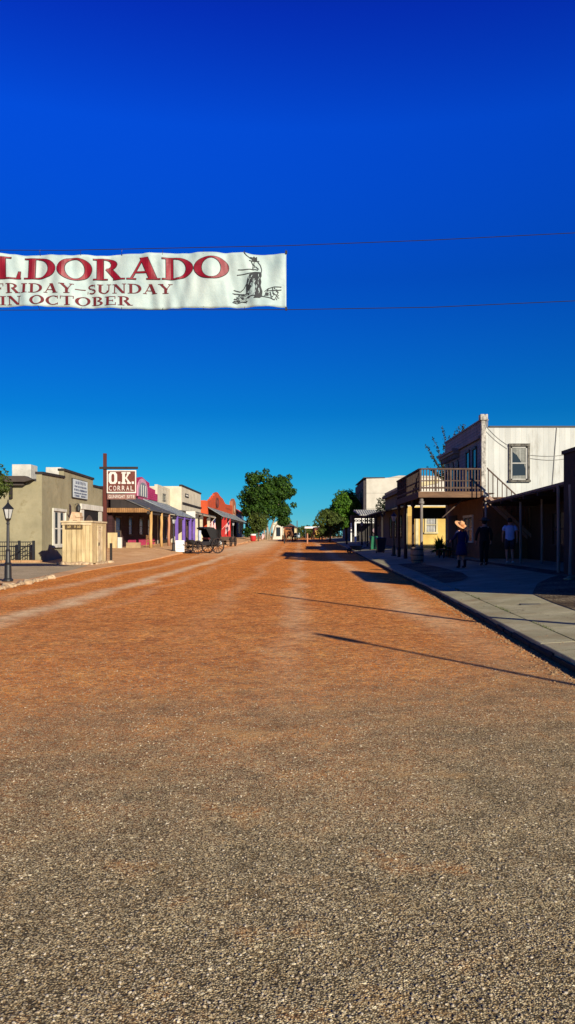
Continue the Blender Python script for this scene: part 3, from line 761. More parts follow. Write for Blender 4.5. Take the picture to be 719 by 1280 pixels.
for i, c in enumerate('CORRAL'): put_text(m, c, 'S', SY-.15, bx0+k*(.07+.148*i), bx0+k*(.07+.148*i+.10), 3.90, 4.16, .008)
m.build('lettering', SW, bd)
m = MB(); m.box(bx0+.02, bx1-.03, SY-.15, SY-.11, 3.43, 3.71); b2 = m.build('lower_board', M('sign_brown2', (.26,.13,.10)), sp_)
m = MB(); put_text(m, 'GUNFIGHT', 'S', SY-.15, bx0+.06*k, bx0+.62*k, 3.49, 3.66, .008); put_text(m, 'SITE', 'S', SY-.15, bx0+.68*k, bx0+.95*k, 3.49, 3.66, .008); m.build('lettering', SW, b2)
m = MB(); m.box(-10.36, -10.24, 43.55, 43.67, -.05, 1.06); T(m.build('wooden_bollard', BLACKW, bevel=.01), 'short dark wooden post right beside the outhouse corner', 'post')

# shops with porches
PINK = M('magenta_paint', (.50,.03,.14), (.42,.025,.11), scale=2, bump=.15, boards=.18, baxis='z', line=.02)
PINKL = M('pale_pink_trim', (.60,.30,.40))
ROOFG = M('grey_roofing', (.30,.33,.33), (.20,.23,.24), rough=.6, corr=.22, baxis='y', scale=1.2)
ROOFD = M('dark_roofing', (.12,.12,.12), (.06,.06,.06), rough=.7, corr=.22, baxis='y')
LOG = M('peeled_log', (.60,.38,.15), (.38,.20,.06), stretch=(4,4,.4), bump=.5)
PURP = M('purple_paint', (.17,.10,.42), (.13,.08,.33)); LOGR = M('reddish_log', (.48,.24,.14), (.33,.14,.08), stretch=(4,4,.4))
CAPW = M('cream_post', (.62,.57,.40)); REDP = M('red_post', (.50,.03,.025), (.38,.02,.02)); TEAL = M('teal_post', (.10,.20,.17))
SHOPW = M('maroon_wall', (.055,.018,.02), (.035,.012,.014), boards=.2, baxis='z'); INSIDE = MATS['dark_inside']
PX = -11.3
def log_post(parent, x, y, z0, z1, mat, r=.11, square=False, cap=None):
    m = MB()
    if square: m.box(x-r, x+r, y-r, y+r, z0, z1)
    else: m.tube([(x+.02, y, z0), (x-.02, y+.01, lerp(z0, z1, .35)), (x+.025, y, lerp(z0, z1, .7)), (x, y, z1)], [r*1.05, r, r*.95, r*1.0], 10)
    p = m.build('porch_post', mat, parent, smooth=not square)
    if cap: MB().box(x-r*1.3, x+r*1.3, y-r*1.3, y+r*1.3, z1-.62, z1+.001).build('post_cap', cap, p)
    return p
def porch_roof(parent, xw, zw, xe, ze, y0, y1, mat, th=.08, beam=BLACKW):
    MB().hexa([(xw,y0,zw-th),(xe,y0,ze-th),(xe,y1,ze-th),(xw,y1,zw-th)], [(xw,y0,zw),(xe,y0,ze),(xe,y1,ze),(xw,y1,zw)]).build('porch_roof', mat, parent)
    MB().box(xe-.32*(1 if xe > xw else -1), xe-.14*(1 if xe > xw else -1), y0+.05, y1-.05, ze-th-.24, ze-th-.015).build('porch_beam', beam, parent)

b2 = thing('pink_shop', (FX, 60, H(60)), 'magenta false fronted shop with log porch posts, right of the corral sign', 'building')
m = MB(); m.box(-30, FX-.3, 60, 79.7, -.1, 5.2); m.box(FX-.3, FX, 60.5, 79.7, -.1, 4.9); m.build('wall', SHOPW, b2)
gp = [(64.5, 6.0), (68.4, 6.0), (68.4, 6.45), (69.6, 6.5), (71.9, 6.75), (74.3, 6.5), (75.4, 6.45), (75.4, 6.05), (78.4, 5.95), (78.4, 5.6), (79.7, 5.6)]
m = MB(); stepped(m, 'E', FX+.02, gp, 4.902, .25); m.build('false_front', PINK, b2)
m = MB(); n = 16
arch = [(69.6, 4.95)] + [(71.9-2.3*math.cos(PI*i/n), 5.45+1.15*math.sin(PI*i/n)) for i in range(n+1)] + [(74.2, 4.95)]
m.prism([(p[0], p[1]) for p in arch], 'x', FX+.022, FX+.10); a_ = m.build('arched_panel', PINKL, b2)
m = MB(); arch2 = [(70.1, 5.0)] + [(71.9-1.8*math.cos(PI*i/n), 5.4+.85*math.sin(PI*i/n)) for i in range(n+1)] + [(73.7, 5.0)]
m.prism(arch2, 'x', FX+.101, FX+.13); a2 = m.build('arched_window', M('grey_panes', (.20,.23,.26)), a_)
m = MB()
for u in (70.9, 71.9, 72.9): m.box(FX+.131, FX+.16, u-.07, u+.07, 5.0, 6.0)
m.build('glazing_bar', SW, a2)
m = MB(); scribble(m, 'E', FX+.02, 70.2, 73.6, 4.915, 4.945, .1, rp); 
m = MB(); m.box(FX+.021, FX+.06, 70., 75., 4.72, 4.90); f1 = m.build('name_board', PINK, b2)
m = MB(); scribble(m, 'E', FX+.06, 70.3, 74.8, 4.76, 4.87, .002, rp, w=.22); m.build('lettering', PINKL, f1)
porch_roof(b2, FX-.02, 4.75, PX-.05+.2, 3.42, 59.9, 72, ROOFD)
m = MB(); m.box(-14.5, PX+.05, 59.96, 60.04, 3.22, 3.55); fr = m.build('porch_end_board', M('fringe_wood', (.42,.22,.08), (.20,.09,.03), boards=.14, baxis='x', line=.09), b2)
MB().add([(FX,60.0,3.56),(PX,60.0,3.56),(FX,60.0,4.62),(FX,60.03,3.56),(PX,60.03,3.56),(FX,60.03,4.62)], [(0,1,2),(3,5,4),(0,3,4,1),(1,4,5,2),(0,2,5,3)]).build('porch_gable', BLACKW, b2)
for px, y, mt in ((190, 60.6, LOG), (201.7, 65.2, LOG), (211, 68.9, LOGR)):
    log_post(b2, PX, y, zl(PX, y), 3.35, mt, .12)
for u0, u1, z0, z1 in ((61.5,63.2,.6,2.7),(66.2,67.6,1.4,2.8),(70.6,72.2,1.4,2.8),(74.5,76.4,1.3,2.8)):
    window(b2, 'E', FX, u0, u1, z0+H(70), z1+H(70), M('brown_frame', (.14,.09,.06)), bars=(1,2))
m = MB(); m.box(FX+.012, FX+.06, 66., 69., .55, 1.15); m.box(FX+.012, FX+.06, 70., 78., .60, 1.2); m.build('kick_panel', M('bright_pink', (.55,.05,.13)), b2)
m = MB(); m.box(-13.75, -13.45, 60.3, 60.55, .35, 1.35); m.build('white_newel', SW, b2)
m = MB(); m.box(-14.6, -13.8, 60.3, 60.5, .3, 1.7); m.build('plank_skirt', OW, b2)
m = MB(); m.box(-13.3,-12.2,61.2,61.4,.3,.95); m.build('plank_skirt', M('tan_board', (.40,.28,.15)), b2)

b3 = thing('purple_post_shop', (FX, 79.8, H(80)), 'plain cream flat fronted shop whose porch has purple posts', 'building')
m = MB(); m.box(-30, FX, 79.75, 87.45, 0, 6.35); m.box(FX-.3, FX+.01, 79.75, 87.4, 6.35, 6.6); m.build('wall', CREAM, b3)
window(b3, 'E', FX, 82.6, 84.2, 5.2, 5.75, M('vent_grey', (.25,.24,.2)), bars=(4,1), name='vent')
porch_roof(b3, FX+.003, 4.85, PX+.15, 3.38, 72.05, 85.6, ROOFG)
MB().box(PX-.9, PX+.1, 85.62, 85.7, 3.2, 4.1).build('porch_end_panel', SW, b3)
for y in (73.4, 77.9, 82.4, 85.3): log_post(b3, PX, y, zl(PX, y), 3.32, PURP, .13, True)
MB().box(PX-.06, PX+.06, 73.4, 85.3, 3.12, 3.2).build('porch_rail', PURP, b3)
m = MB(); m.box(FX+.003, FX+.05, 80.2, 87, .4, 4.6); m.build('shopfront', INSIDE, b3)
for u0 in (80.6, 84.4): window(b3, 'E', FX+.05, u0, u0+1.8, 1.2, 3.0, PURP, bars=(1,2))

b4 = thing('cream_shop', (-12.95, 87.5, H(88)), 'tall cream box front shop with dark coping, left of the red building', 'building')
m = MB(); m.box(-30, -12.95, 87.5, 104.5, 0, 6.9); m.build('wall', CREAM, b4)
MB().box(-13.2, -12.87, 87.42, 104.6, 6.903, 7.08).build('coping', BLACKW, b4)
MB().box(-12.95, -12.80, 88, 104.4, 5.0, 5.18).build('cornice', BLACKW, b4)
m = MB(); m.box(-12.948, -12.88, 90.1, 92.8, 5.85, 6.25); s_ = m.build('sign_board', flat('sign_dark', (.03,.03,.03)), b4)
m = MB(); scribble(m, 'E', -12.88, 90.3, 92.6, 5.98, 6.14, .002, rp); m.build('lettering', SW, s_)
m = MB(); m.hexa([(-12.95,86,4.15),(PX+.1,86,3.98),(PX+.1,106,3.98),(-12.95,106,4.15)], [(-12.95,86,4.25),(PX+.1,86,4.08),(PX+.1,106,4.08),(-12.95,106,4.25)]); m.build('porch_roof', ROOFD, b4)
MB().box(PX-.05, PX+.12, 86, 106, 3.8, 3.975).build('porch_beam', M('pale_beam', (.40,.36,.26)), b4)
for y in (87.4, 91.6, 99.0): log_post(b4, PX, y, zl(PX, y), 3.98, CAPW, .16, True, cap=M('dark_cap', (.10,.09,.08)))
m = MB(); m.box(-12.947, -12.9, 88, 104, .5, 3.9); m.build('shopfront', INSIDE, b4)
for u0 in (89., 93.5, 99.5): window(b4, 'E', -12.9, u0, u0+2.4, 1.3, 3.1, M('brown_frame2', (.12,.07,.05)), bars=(2,2))

REDW = M('terracotta_stucco', (.56,.085,.022), (.46,.065,.018), scale=1.2, bump=.3)
RX = -12.25
b5 = thing('red_mission_building', (RX, 105, H(106)), 'terracotta red building with a curved mission gable and round emblem', 'building')
m = MB(); m.box(-30, RX-.3, 106.3, 155, .2, 6.2)
prof = [(106.3, 6.15), (108.5, 6.2), (108.5, 6.45), (110.5, 6.45), (110.5, 6.8), (112.5, 6.8), (112.5, 7.15), (114.5, 7.15), (114.5, 7.5), (116.5, 7.75), (118.5, 7.95), (120.5, 7.85), (122.5, 7.6), (125, 7.45), (127.5, 7.35), (129.5, 7.0), (131.5, 6.75), (134, 6.75), (145, 6.95)]
stepped(m, 'E', RX, prof, .2, .3); m.build('wall', REDW, b5)
m = MB()
m.box(RX-.5, RX+.05, 145, 152.5, .3, 7.3); m.prism([(145,7.3),(145.5,7.8),(147,8.0),(148.7,8.4),(150.5,8.0),(152,7.8),(152.5,7.3)], 'x', RX-.5, RX+.05); tw = m.build('bell_tower', M('brick_tower', (.42,.15,.07)), b5)
m = MB(); m.tube([(RX+.05, 148.7, 6.4), (RX+.16, 148.7, 6.4)], .8, 14); m.box(RX+.052, RX+.1, 147, 150.5, 4.7, 5.5); m.build('medallion', M('tower_tile', (.45,.33,.22)), tw)
m = MB(); m.prism([(118+2.*math.cos(2*PI*i/20), 6.35+.75*math.sin(2*PI*i/20)) for i in range(20)], 'x', RX+.003, RX+.12); em = m.build('emblem', M('emblem_brown', (.16,.045,.03)), b5)
m = MB(); m.prism([(118+1.1*math.cos(2*PI*i/20), 6.35+.42*math.sin(2*PI*i/20)) for i in range(20)], 'x', RX+.121, RX+.15); m.build('emblem_centre', M('emblem_mid', (.28,.06,.04)), em)
m = MB(); scribble(m, 'E', RX, 114.6, 121.5, 5.3, 5.5, .003, rp, w=.5); scribble(m, 'E', RX, 132, 143, 5.9, 6.2, .003, rp, w=.5); m.build('lettering', MATS['emblem_brown'], b5)
E5 = -10.3
porch_roof(b5, RX+.003, 5.35, E5+.15, 4.05, 106.2, 158, M('grey_roofing2', (.28,.30,.28), (.20,.22,.21), rough=.6, corr=.3, baxis='y'))
for y, mt in ((107.2, REDP), (111.2, REDP), (117., REDP), (153.2, TEAL), (157.3, TEAL)):
    log_post(b5, E5, y, zl(E5, y), 3.98, mt, .17, True)
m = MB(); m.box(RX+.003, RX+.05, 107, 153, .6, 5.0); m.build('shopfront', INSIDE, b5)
m = MB(); m.box(E5-.06, E5+.06, 107.3, 116.9, 1.0, 1.5); m.build('porch_railing', REDP, b5)
for u0 in (108., 112.5, 124): window(b5, 'E', RX+.05, u0, u0+2.4, 1.6, 3.4, REDP, bars=(2,2))

b6 = thing('far_left_shop', (-13, 160, .75), 'far shop with a low red roof and slate blue wall, behind the big tree', 'building')
MB().box(-30, -12.4, 158.5, 176, .5, 6.0).build('wall', M('slate_wall', (.10,.16,.24)), b6)
MB().hexa([(-30,158,6.0),(-12,158,6.0),(-12,177,6.0),(-30,177,6.0)], [(-30,158,8.6),(-13.5,158,7.2),(-13.5,177,7.2),(-30,177,8.6)]).build('roof', REDW, b6)
window(b6, 'E', -12.4, 161, 164, 2, 4, WHITE, bars=(2,2))
m = MB(); 
for y in (164, 170, 176): m.box(-9.6, -9.35, y-.12, y+.12, .9, 4.1)
m.hexa([(-12.38,161,4.6),(-9.2,161,4.1),(-9.2,177,4.1),(-12.38,177,4.6)], [(-12.38,161,4.75),(-9.2,161,4.25),(-9.2,177,4.25),(-12.38,177,4.75)])
m.build('porch', TEAL, b6)

# ------------------------------------------------------------------ RIGHT SIDE BUILDINGS
# near dark shop, mostly outside the frame
BRN = M('dark_brown_boards', (.022,.015,.011), (.013,.009,.007), boards=.22, baxis='u', bump=.4)  # dark brown, taken nearer black so the colour deepens the shade here
GREYW = M('weathered_grey_wood', (.30,.30,.27), (.16,.15,.13), stretch=(5,5,.4), scale=4, bump=.6)
r0 = thing('dark_boarded_shop', (7.75, 12.3, .35), 'dark brown boarded shop at the right edge of the view', 'building')
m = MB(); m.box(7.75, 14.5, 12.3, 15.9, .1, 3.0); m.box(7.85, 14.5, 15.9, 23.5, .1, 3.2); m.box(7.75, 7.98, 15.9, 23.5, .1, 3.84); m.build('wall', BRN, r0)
m = MB(); m.box(7.70, 8.03, 15.85, 23.55, 3.843, 3.95); m.box(7.7, 14.6, 12.2, 15.84, 3.003, 3.12); m.build('coping', BLACKW, r0)
m = MB(); m.tube([(7.60, 22.5, zr(7.6,22.5)-.02), (7.63, 22.5, 1.6), (7.60, 22.52, 2.9)], [.05,.045,.04], 8); m.build('corner_post', GREYW, r0)
window(r0, 'W', 7.75, 18, 19.6, 1.2, 2.6, GREYW, bars=(2,2))
# awning and recessed front
r1 = thing('covered_walkway_shop', (8, 24, .35), 'dark open fronted shop under a long low awning, where the people walk', 'building')
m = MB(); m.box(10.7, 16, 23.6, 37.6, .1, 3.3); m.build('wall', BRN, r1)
ev = [(7.82, 23.62), (8.82, 37.3)]
m = MB()
m.hexa([(ev[0][0],ev[0][1],2.93),(10.9,23.62,3.12),(10.9,37.3,3.12),(ev[1][0],ev[1][1],2.93)], [(ev[0][0],ev[0][1],3.02),(10.9,23.62,3.36),(10.9,37.3,3.36),(ev[1][0],ev[1][1],3.02)]); m.build('awning_roof', BLACKW, r1)
m = MB(); m.hexa([(ev[0][0]-.03,ev[0][1],2.98),(ev[0][0],ev[0][1],2.98),(ev[1][0],ev[1][1],2.98),(ev[1][0]-.03,ev[1][1],2.98)], [(ev[0][0]-.03,ev[0][1],3.06),(ev[0][0],ev[0][1],3.06),(ev[1][0],ev[1][1],3.06),(ev[1][0]-.03,ev[1][1],3.06)]); m.build('gutter', M('gutter_grey', (.16,.14,.12)), r1)
for x, y in ((8.72, 31.6), (9.35, 30.9), (8.55, 36.8), (7.85, 24.3)):
    MB().tube([(x, y, zr(x,y)-.02), (x+.01, y, 1.7), (x, y, 3.0)], .05, 8).build('awning_post', GREYW, r1)
for i in range(6):
    y = 24.5+i*2.3; x0 = lerp(7.62, 8.62, (y-23.6)/13.7)
    MB().box(x0+.1, 10.68, y-.05, y+.05, 2.80, 2.915).build('rafter', BLACKW, r1)
for y in (25.5, 32.0): window(r1, 'W', 10.7, y, y+1.7, 1.1, 2.4, BLACKW, bars=(2,2))
q = MB(); fb(q, 'W', 10.7, 28.7, 29.8, .38, 2.5, .003, .05); q.build('door', M('brown_door2', (.08,.05,.035)), r1)

# white two storey building with balcony
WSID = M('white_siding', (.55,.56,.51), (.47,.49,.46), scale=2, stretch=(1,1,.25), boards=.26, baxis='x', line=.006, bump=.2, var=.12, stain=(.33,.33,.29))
WSHD = M('white_paint_shaded', (.24,.25,.29), (.15,.16,.19), scale=2, stretch=(1,1,.3), boards=.16, baxis='z', line=.05, var=.15)  # same white paint, greyed so the colour holds the street front's shade
PEEL = M('peeling_black_white', (.55,.52,.45), (.03,.03,.03), scale=7, stretch=(1,1,.6), bump=.5, var=.0)
STUC = M('brown_stucco', (.20,.095,.04), (.14,.065,.028))
BW = M('balcony_wood', (.115,.075,.055), (.06,.038,.028), stretch=(1,1,1), scale=5, bump=.5)
BWD = M('balcony_wood_shaded', (.05,.032,.024), (.025,.017,.013), scale=5)  # balcony wood again, with shade put into the colour for unlit sides
wx = 8.7
r2 = thing('balcony_saloon', (wx, 38, .35), 'white two storey wooden building with a brown balcony and curtained side window', 'building')
MB().box(wx, 20, 38, 47.8, 3.3, 6.6).build('side_wall', WSID, r2)
MB().box(wx, 20, 38.0, 47.8, .1, 3.297).build('ground_floor_wall', STUC, r2)
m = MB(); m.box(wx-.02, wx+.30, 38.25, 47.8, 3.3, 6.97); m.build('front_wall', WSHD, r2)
m = MB(); m.box(wx-.08, wx+.13, 37.93, 38.24, 3.6, 7.15); m.box(wx-.14, wx+.2, 37.86, 38.3, 6.95, 7.22); m.build('corner_board', PEEL, r2)
m = MB(); m.box(wx-.07, wx+.34, 38.3, 47.85, 6.973, 7.05); m.box(wx-.16, wx-.02, 38.3, 43.4, 6.12, 6.26); m.box(wx-.45, wx-.02, 43.4, 48.0, 6.08, 6.22); m.box(wx-.36, wx-.02, 43.45, 47.95, 5.95, 6.078)
for i in range(9): m.box(wx-.30, wx-.02, 43.6+i*.5, 43.72+i*.5, 5.72, 5.948)
m.build('cornice', M('cornice_grey', (.22,.22,.24)), r2)
MB().box(wx+.3, 20.05, 37.97, 47.8, 6.603, 6.68).build('roof_edge', DARKMET, r2)
MB().box(X(680,40), X(696,40), 39.6, 40.4, 6.68, 6.82).build('roof_box', CREAM, r2)
# side window
wa, wb = X(638.5,38), X(659.5,38); za, zb = Z(600,38), Z(558,38)
sw_ = window(r2, 'S', 38, wa, wb, za, zb, M('peeling_dark', (.03,.028,.025), (.17,.16,.13), scale=6, bump=.5, var=0), fw=.10, bars=(1,1), depth=.07, label='side window with a peeling frame and a curtain drawn to one side')
m = MB(); fb(m, 'S', 38, wa, wb, (za+zb)/2-.03, (za+zb)/2+.03, .012, .04)
for (p, q, r_, s_) in ((wa, wa+.07, za, zb), (wb-.09, wb, za, zb), (wa, wb, zb-.08, zb), (wa, wb, za, za+.06)): fb(m, 'S', 38, p, q, r_, s_, .0125, .035)
m.build('sash', M('grey_sash', (.42,.42,.38)), sw_)
m = MB(); cu = [(wa+.08, zb-.09), (wb-.1, zb-.09), (wb-.1, za+.55), (wb-.17, za+.75), (wb-.30, (za+zb)/2+.05), (wa+.3, zb-.42), (wa+.08, zb-.25)]
m.prism(cu, 'y', 37.984, 37.9885); m.prism([(wa+.08,za+.06),(wb-.1,za+.06),(wb-.1,za+.22),(wa+.08,za+.2)], 'y', 37.984, 37.9885)
m.build('curtain', M('lace_curtain', (.36,.37,.33), (.16,.17,.15), boards=.07, baxis='x', line=.12), sw_)
# cables and conduit on the side wall
m = MB()
def sag(a, b, s, n=8): return [(lerp(a[0],b[0],i/n), lerp(a[1],b[1],i/n), lerp(a[2],b[2],i/n)-s*math.sin(PI*i/n)) for i in range(n+1)]
y_ = 37.975
CG_ = M('cable_grey', (.28,.28,.26))
for A, B, sg_ in (((604,535),(634,561),.08), ((604,528),(634,556),.1), ((663,569),(719,566),.1), ((663,573),(719,571),.12)):
    MB().tube(sag((X(A[0],38),y_,Z(A[1],38)), (X(B[0],38),y_,Z(B[1],38)), sg_), .009, 5).build('cable', CG_, r2)
MB().tube([(X(696,38),y_,Z(534,38)), (X(694,38),y_,Z(560,38)), (X(691,38),y_,Z(600,38)), (X(690,38),y_,3.6)], .018, 6).build('conduit', CG_, r2)
# front windows with arched heads
for u in (39.3, 40.9): window(r2, 'W', wx-.02, u, u+.75, 3.9, 5.75, DARKMET, bars=(1,2), depth=.05)
for u in (43.7, 45.1, 46.5):
    w = window(r2, 'W', wx-.02, u, u+.7, 4.1, 5.2, DARKMET, bars=(1,2), depth=.05)
    m = MB(); m.prism([(u+.35-.46*math.cos(PI*i/10), 5.2+.46*math.sin(PI*i/10)) for i in range(11)], 'x', wx-.07, wx-.03); m.build('arched_head', DARKMET, w)
# balcony
bx, by0, by1 = 5.75, 38.0, 46.9; dz0, dz1 = 3.32, 3.56
m = MB(); m.box(bx+.1, wx-.1, by0+.1, by1-.1, 3.44, 3.52)
for i in range(14): m.box(bx+.15, wx-.1, by0+.3+i*.64, by0+.38+i*.64, 3.25, 3.438)
m.build('balcony_deck', BWD, r2)
m = MB(); m.box(bx-.12, wx+.02, by0-.05, by0+.06, 3.28, dz1); m.build('balcony_fascia', M('fascia_tan', (.20,.115,.06), (.11,.06,.035), scale=5, stretch=(.4,1,2)), r2)
m = MB(); m.box(bx-.12, bx-.0, by0+.06, by1, 3.25, dz1); m.box(bx-.12, wx, by1, by1+.1, 3.25, dz1); m.build('balcony_fascia', BWD, r2)
m = MB()
def rail(m, p0, p1, n, z0=3.70, z1=4.60, mid=4.05, b=.022):
    d = Vector((p1[0]-p0[0], p1[1]-p0[1])); L = d.length; d.normalize()
    ax = abs(d.x) > abs(d.y)
    for zz, hh, w in ((z0, .08, .035), (z1, .07, .07), (mid, .05, .026)):
        if ax: m.box(p0[0], p1[0], p0[1]-w, p0[1]+w, zz, zz+hh)
        else: m.box(p0[0]-w, p0[0]+w, p0[1], p1[1], zz, zz+hh)
    for i in range(n+1):
        x = lerp(p0[0], p1[0], i/n); y = lerp(p0[1], p1[1], i/n); bb = b if i % 5 else b*2.1
        m.box(x-bb, x+bb, y-bb*1.05, y+bb*1.05, z0-.12, z1+.002)
rail(m, (bx-.02, by0), (wx-.1, by0), 20); m.build('balcony_railing', BW, r2)
m = MB(); rail(m, (bx-.03, by0+.08), (bx-.03, by1), 44); m.build('balcony_railing', BWD, r2)
for y in (38.15, 41.0, 43.9, 46.8):
    x = bx + .05
    m = MB(); m.lathe([(.10, zr(x,y)-.02), (.10, zr(x,y)+.5), (.075, zr(x,y)+.55), (.065, 2.8), (.075, 2.95), (.13, 3.0), (.13, 3.1), (.09, 3.12), (.09, 3.27)], (x, y), 12)
    m.build('balcony_post', M('post_paint', (.26,.23,.20), (.17,.15,.13)) if y < 39 else BWD, r2)
MB().hexa([(6.9,38.9,2.35),(6.98,38.9,2.35),(6.98,39.0,2.35),(6.9,39.0,2.35)], [(7.9,38.9,3.25),(7.98,38.9,3.25),(7.98,39.0,3.25),(7.9,39.0,3.25)]).build('balcony_brace', BW, r2)
# stair down from the balcony along the side wall
m = MB()
sx0, sz0, sx1, sz1 = 8.75, 3.45, 11.3, 1.1
for i in range(11):
    x = lerp(sx0, sx1, i/11); z = lerp(sz0, sz1, i/11); m.box(x, x+.26, 37.05, 37.85, z-.04, z)
m.build('stair_tread', BW, r2)
m = MB()
for y in (37.02, 37.9): m.hexa([(sx0,y-.03,sz0-.28),(sx1,y-.03,sz1-.28),(sx1,y+.03,sz1-.28),(sx0,y+.03,sz0-.28)], [(sx0,y-.03,sz0-.1),(sx1,y-.03,sz1-.1),(sx1,y+.03,sz1-.1),(sx0,y+.03,sz0-.1)])
m.build('stair_stringer', M('stringer', (.38,.26,.19)), r2)
m = MB(); y = 37.02; g_ = .98
m.hexa([(8.66,y-.03,sz0+g_+.12),(sx1,y-.03,sz1+g_+.03),(sx1,y+.03,sz1+g_+.03),(8.66,y+.03,sz0+g_+.12)], [(8.66,y-.03,sz0+g_+.2),(sx1,y-.03,sz1+g_+.1),(sx1,y+.03,sz1+g_+.1),(8.66,y+.03,sz0+g_+.2)])
for i in range(13):
    x = lerp(8.72, sx1, i/12); z = lerp(sz0, sz1, (x-sx0)/(sx1-sx0)); m.box(x-.018, x+.018, y-.02, y+.02, z-.1, z+g_+.1)
m.build('stair_railing', BW, r2)
# ground floor front: door and window in shade, hanging board
q = MB(); fb(q, 'W', wx, 44.2, 46.4, .4, 2.6, .003, .04); q.build('door', BLACKW, r2)
window(r2, 'W', wx, 40.2, 42.2, 1.2, 2.4, WHITE, bars=(2,2))
m = MB(); m.box(X(515,46.5), X(557,46.5), 46.45, 46.52, 2.45, 3.1); m.build('hanging_board', flat('board_black', (.012,.012,.014)), r2)
MB().box(8.30, 8.36, 45.2, 45.26, .4, 3.2).build('inner_post', WHITE, r2)

# yellow building beyond the gap
YEL = M('yellow_stucco', (.60,.42,.12), (.50,.34,.09), scale=1.5, bump=.3)
YTR = M('yellow_trim', (.62,.54,.30))
gx = 8.1
r3 = thing('yellow_building', (gx, 62, .6), 'yellow walled building with a white curtained window, seen under the balcony', 'building')
MB().box(gx+.25, 22, 62, 76, 0, 3.75).build('wall', YEL, r3)
MB().box(gx+.25, 22, 62.02, 76, 3.753, 5.6).build('upper_wall', WHITE, r3)
m = MB(); m.box(gx, gx+.25, 62.02, 76, .1, 5.3); m.box(gx-.3, gx-.0, 62.1, 76, 4.9, 5.15); m.build('front_wall', M('dark_olive_front', (.13,.11,.07)), r3)
m = MB(); m.box(gx-.05, gx+.32, 61.95, 76.05, 5.303, 5.5); m.prism([(gx+.3,5.1),(gx+2.6,5.55),(gx+2.6,5.9),(gx-.1,5.3)], 'y', 61.93, 61.99); m.build('parapet_cap', YTR, r3)
w = window(r3, 'S', 62, X(533,62), X(545,62), Z(665,62), Z(647,62), YTR, fw=.13, bars=(1,2), depth=.1, glass=M('white_curtain', (.50,.50,.46), (.2,.2,.2), boards=.12, baxis='x', line=.1))
m = MB()
for a, b_ in ((506.5,509),(519.5,523)): m.box(X(a,62), X(b_,62), 61.88, 61.996, .3, 3.2)
m.build('trim_board', YTR, r3)
q = MB(); fb(q, 'S', 62, X(510,62), X(519,62), .5, 3.0, .004, .06); q.build('door', M('ochre_door', (.45,.28,.08)), r3)
m = MB(); m.hexa([(6.3,62.1,3.3),(gx,62.1,3.7),(gx,76,3.7),(6.3,76,3.3)], [(6.3,62.1,3.4),(gx,62.1,3.8),(gx,76,3.8),(6.3,76,3.4)])
m.build('porch_roof', BLACKW, r3)
for y in (62.3, 66.8, 71.3, 75.8): MB().box(6.33, 6.47, y-.07, y+.07, zr(6.4,y), 3.3).build('porch_post', BLACKW, r3)
for y in (63.5, 67, 70.5): window(r3, 'W', gx, y, y+1.2, 1.4, 3., BLACKW, bars=(1,2))
r3b = thing('low_dark_shop', (8.6, 78, .7), 'low dark shop with a shallow roof, between the yellow building and the white porch', 'building')
MB().box(8.9, 20, 78, 96, .2, 4.0).build('wall', M('dark_olive_wall', (.10,.085,.06)), r3b)
MB().hexa([(7.2,77.8,3.6),(20,77.8,3.6),(20,96.2,3.6),(7.2,96.2,3.6)], [(7.2,77.8,3.7),(20,77.8,6.2),(20,96.2,6.2),(7.2,96.2,3.7)]).build('roof', DARKMET, r3b)
for y in (78.5, 84, 90, 95.5): MB().box(7.3, 7.42, y-.06, y+.06, zr(7.4,y), 3.6).build('porch_post', BLACKW, r3b)

r4 = thing('white_lattice_porch_house', (9, 104, .9), 'small shop with white lattice trimmed porch posts and a grey metal roof', 'building')
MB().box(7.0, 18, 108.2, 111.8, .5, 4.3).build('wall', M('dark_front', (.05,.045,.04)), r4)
MB().hexa([(7.7,103.2,4.1),(11.5,103.2,4.1),(11.5,108.2,4.8),(7.2,108.2,4.8)], [(7.75,103.2,4.2),(11.5,103.2,4.2),(11.5,108.2,5.0),(7.3,108.2,5.0)]).build('porch_roof', M('bright_roofing', (.42,.42,.38), corr=.3, baxis='x'), r4)
pw = flat('bright_white', (.72,.72,.68))
for px in (444.5, 474.5): MB().box(X(px,104)-.12, X(px,104)+.12, 103.9, 104.1, .6, 3.2).build('porch_post', pw, r4)
MB().box(X(441,104)-.08, X(441,104)+.08, 106.9, 107.1, .6, 3.2).build('porch_post', pw, r4)
m = MB(); xa, xb = X(443.5,104), X(476,104); m.box(xa, xb, 103.95, 104.02, 3.62, 3.74); m.box(xa, xb, 103.95, 104.02, 3.12, 3.24)
n = 9
for i in range(n):
    a = lerp(xa, xb, i/n); c = lerp(xa, xb, (i+1)/n)
    for p, q in ((3.24, 3.62), (3.62, 3.24)):
        m.hexa([(a,103.96,p-.04),(c,103.96,q-.04),(c,104.0,q-.04),(a,104.0,p-.04)], [(a,103.96,p+.04),(c,103.96,q+.04),(c,104.0,q+.04),(a,104.0,p+.04)])
m.build('lattice_trim', pw, r4)
m = MB(); m.tube([(X(469,108.1), 108.0, 2.2), (X(469,108.1), 108.15, 2.2)], .35, 12); m.build('round_sign', M('pink_grey', (.35,.25,.28)), r4)

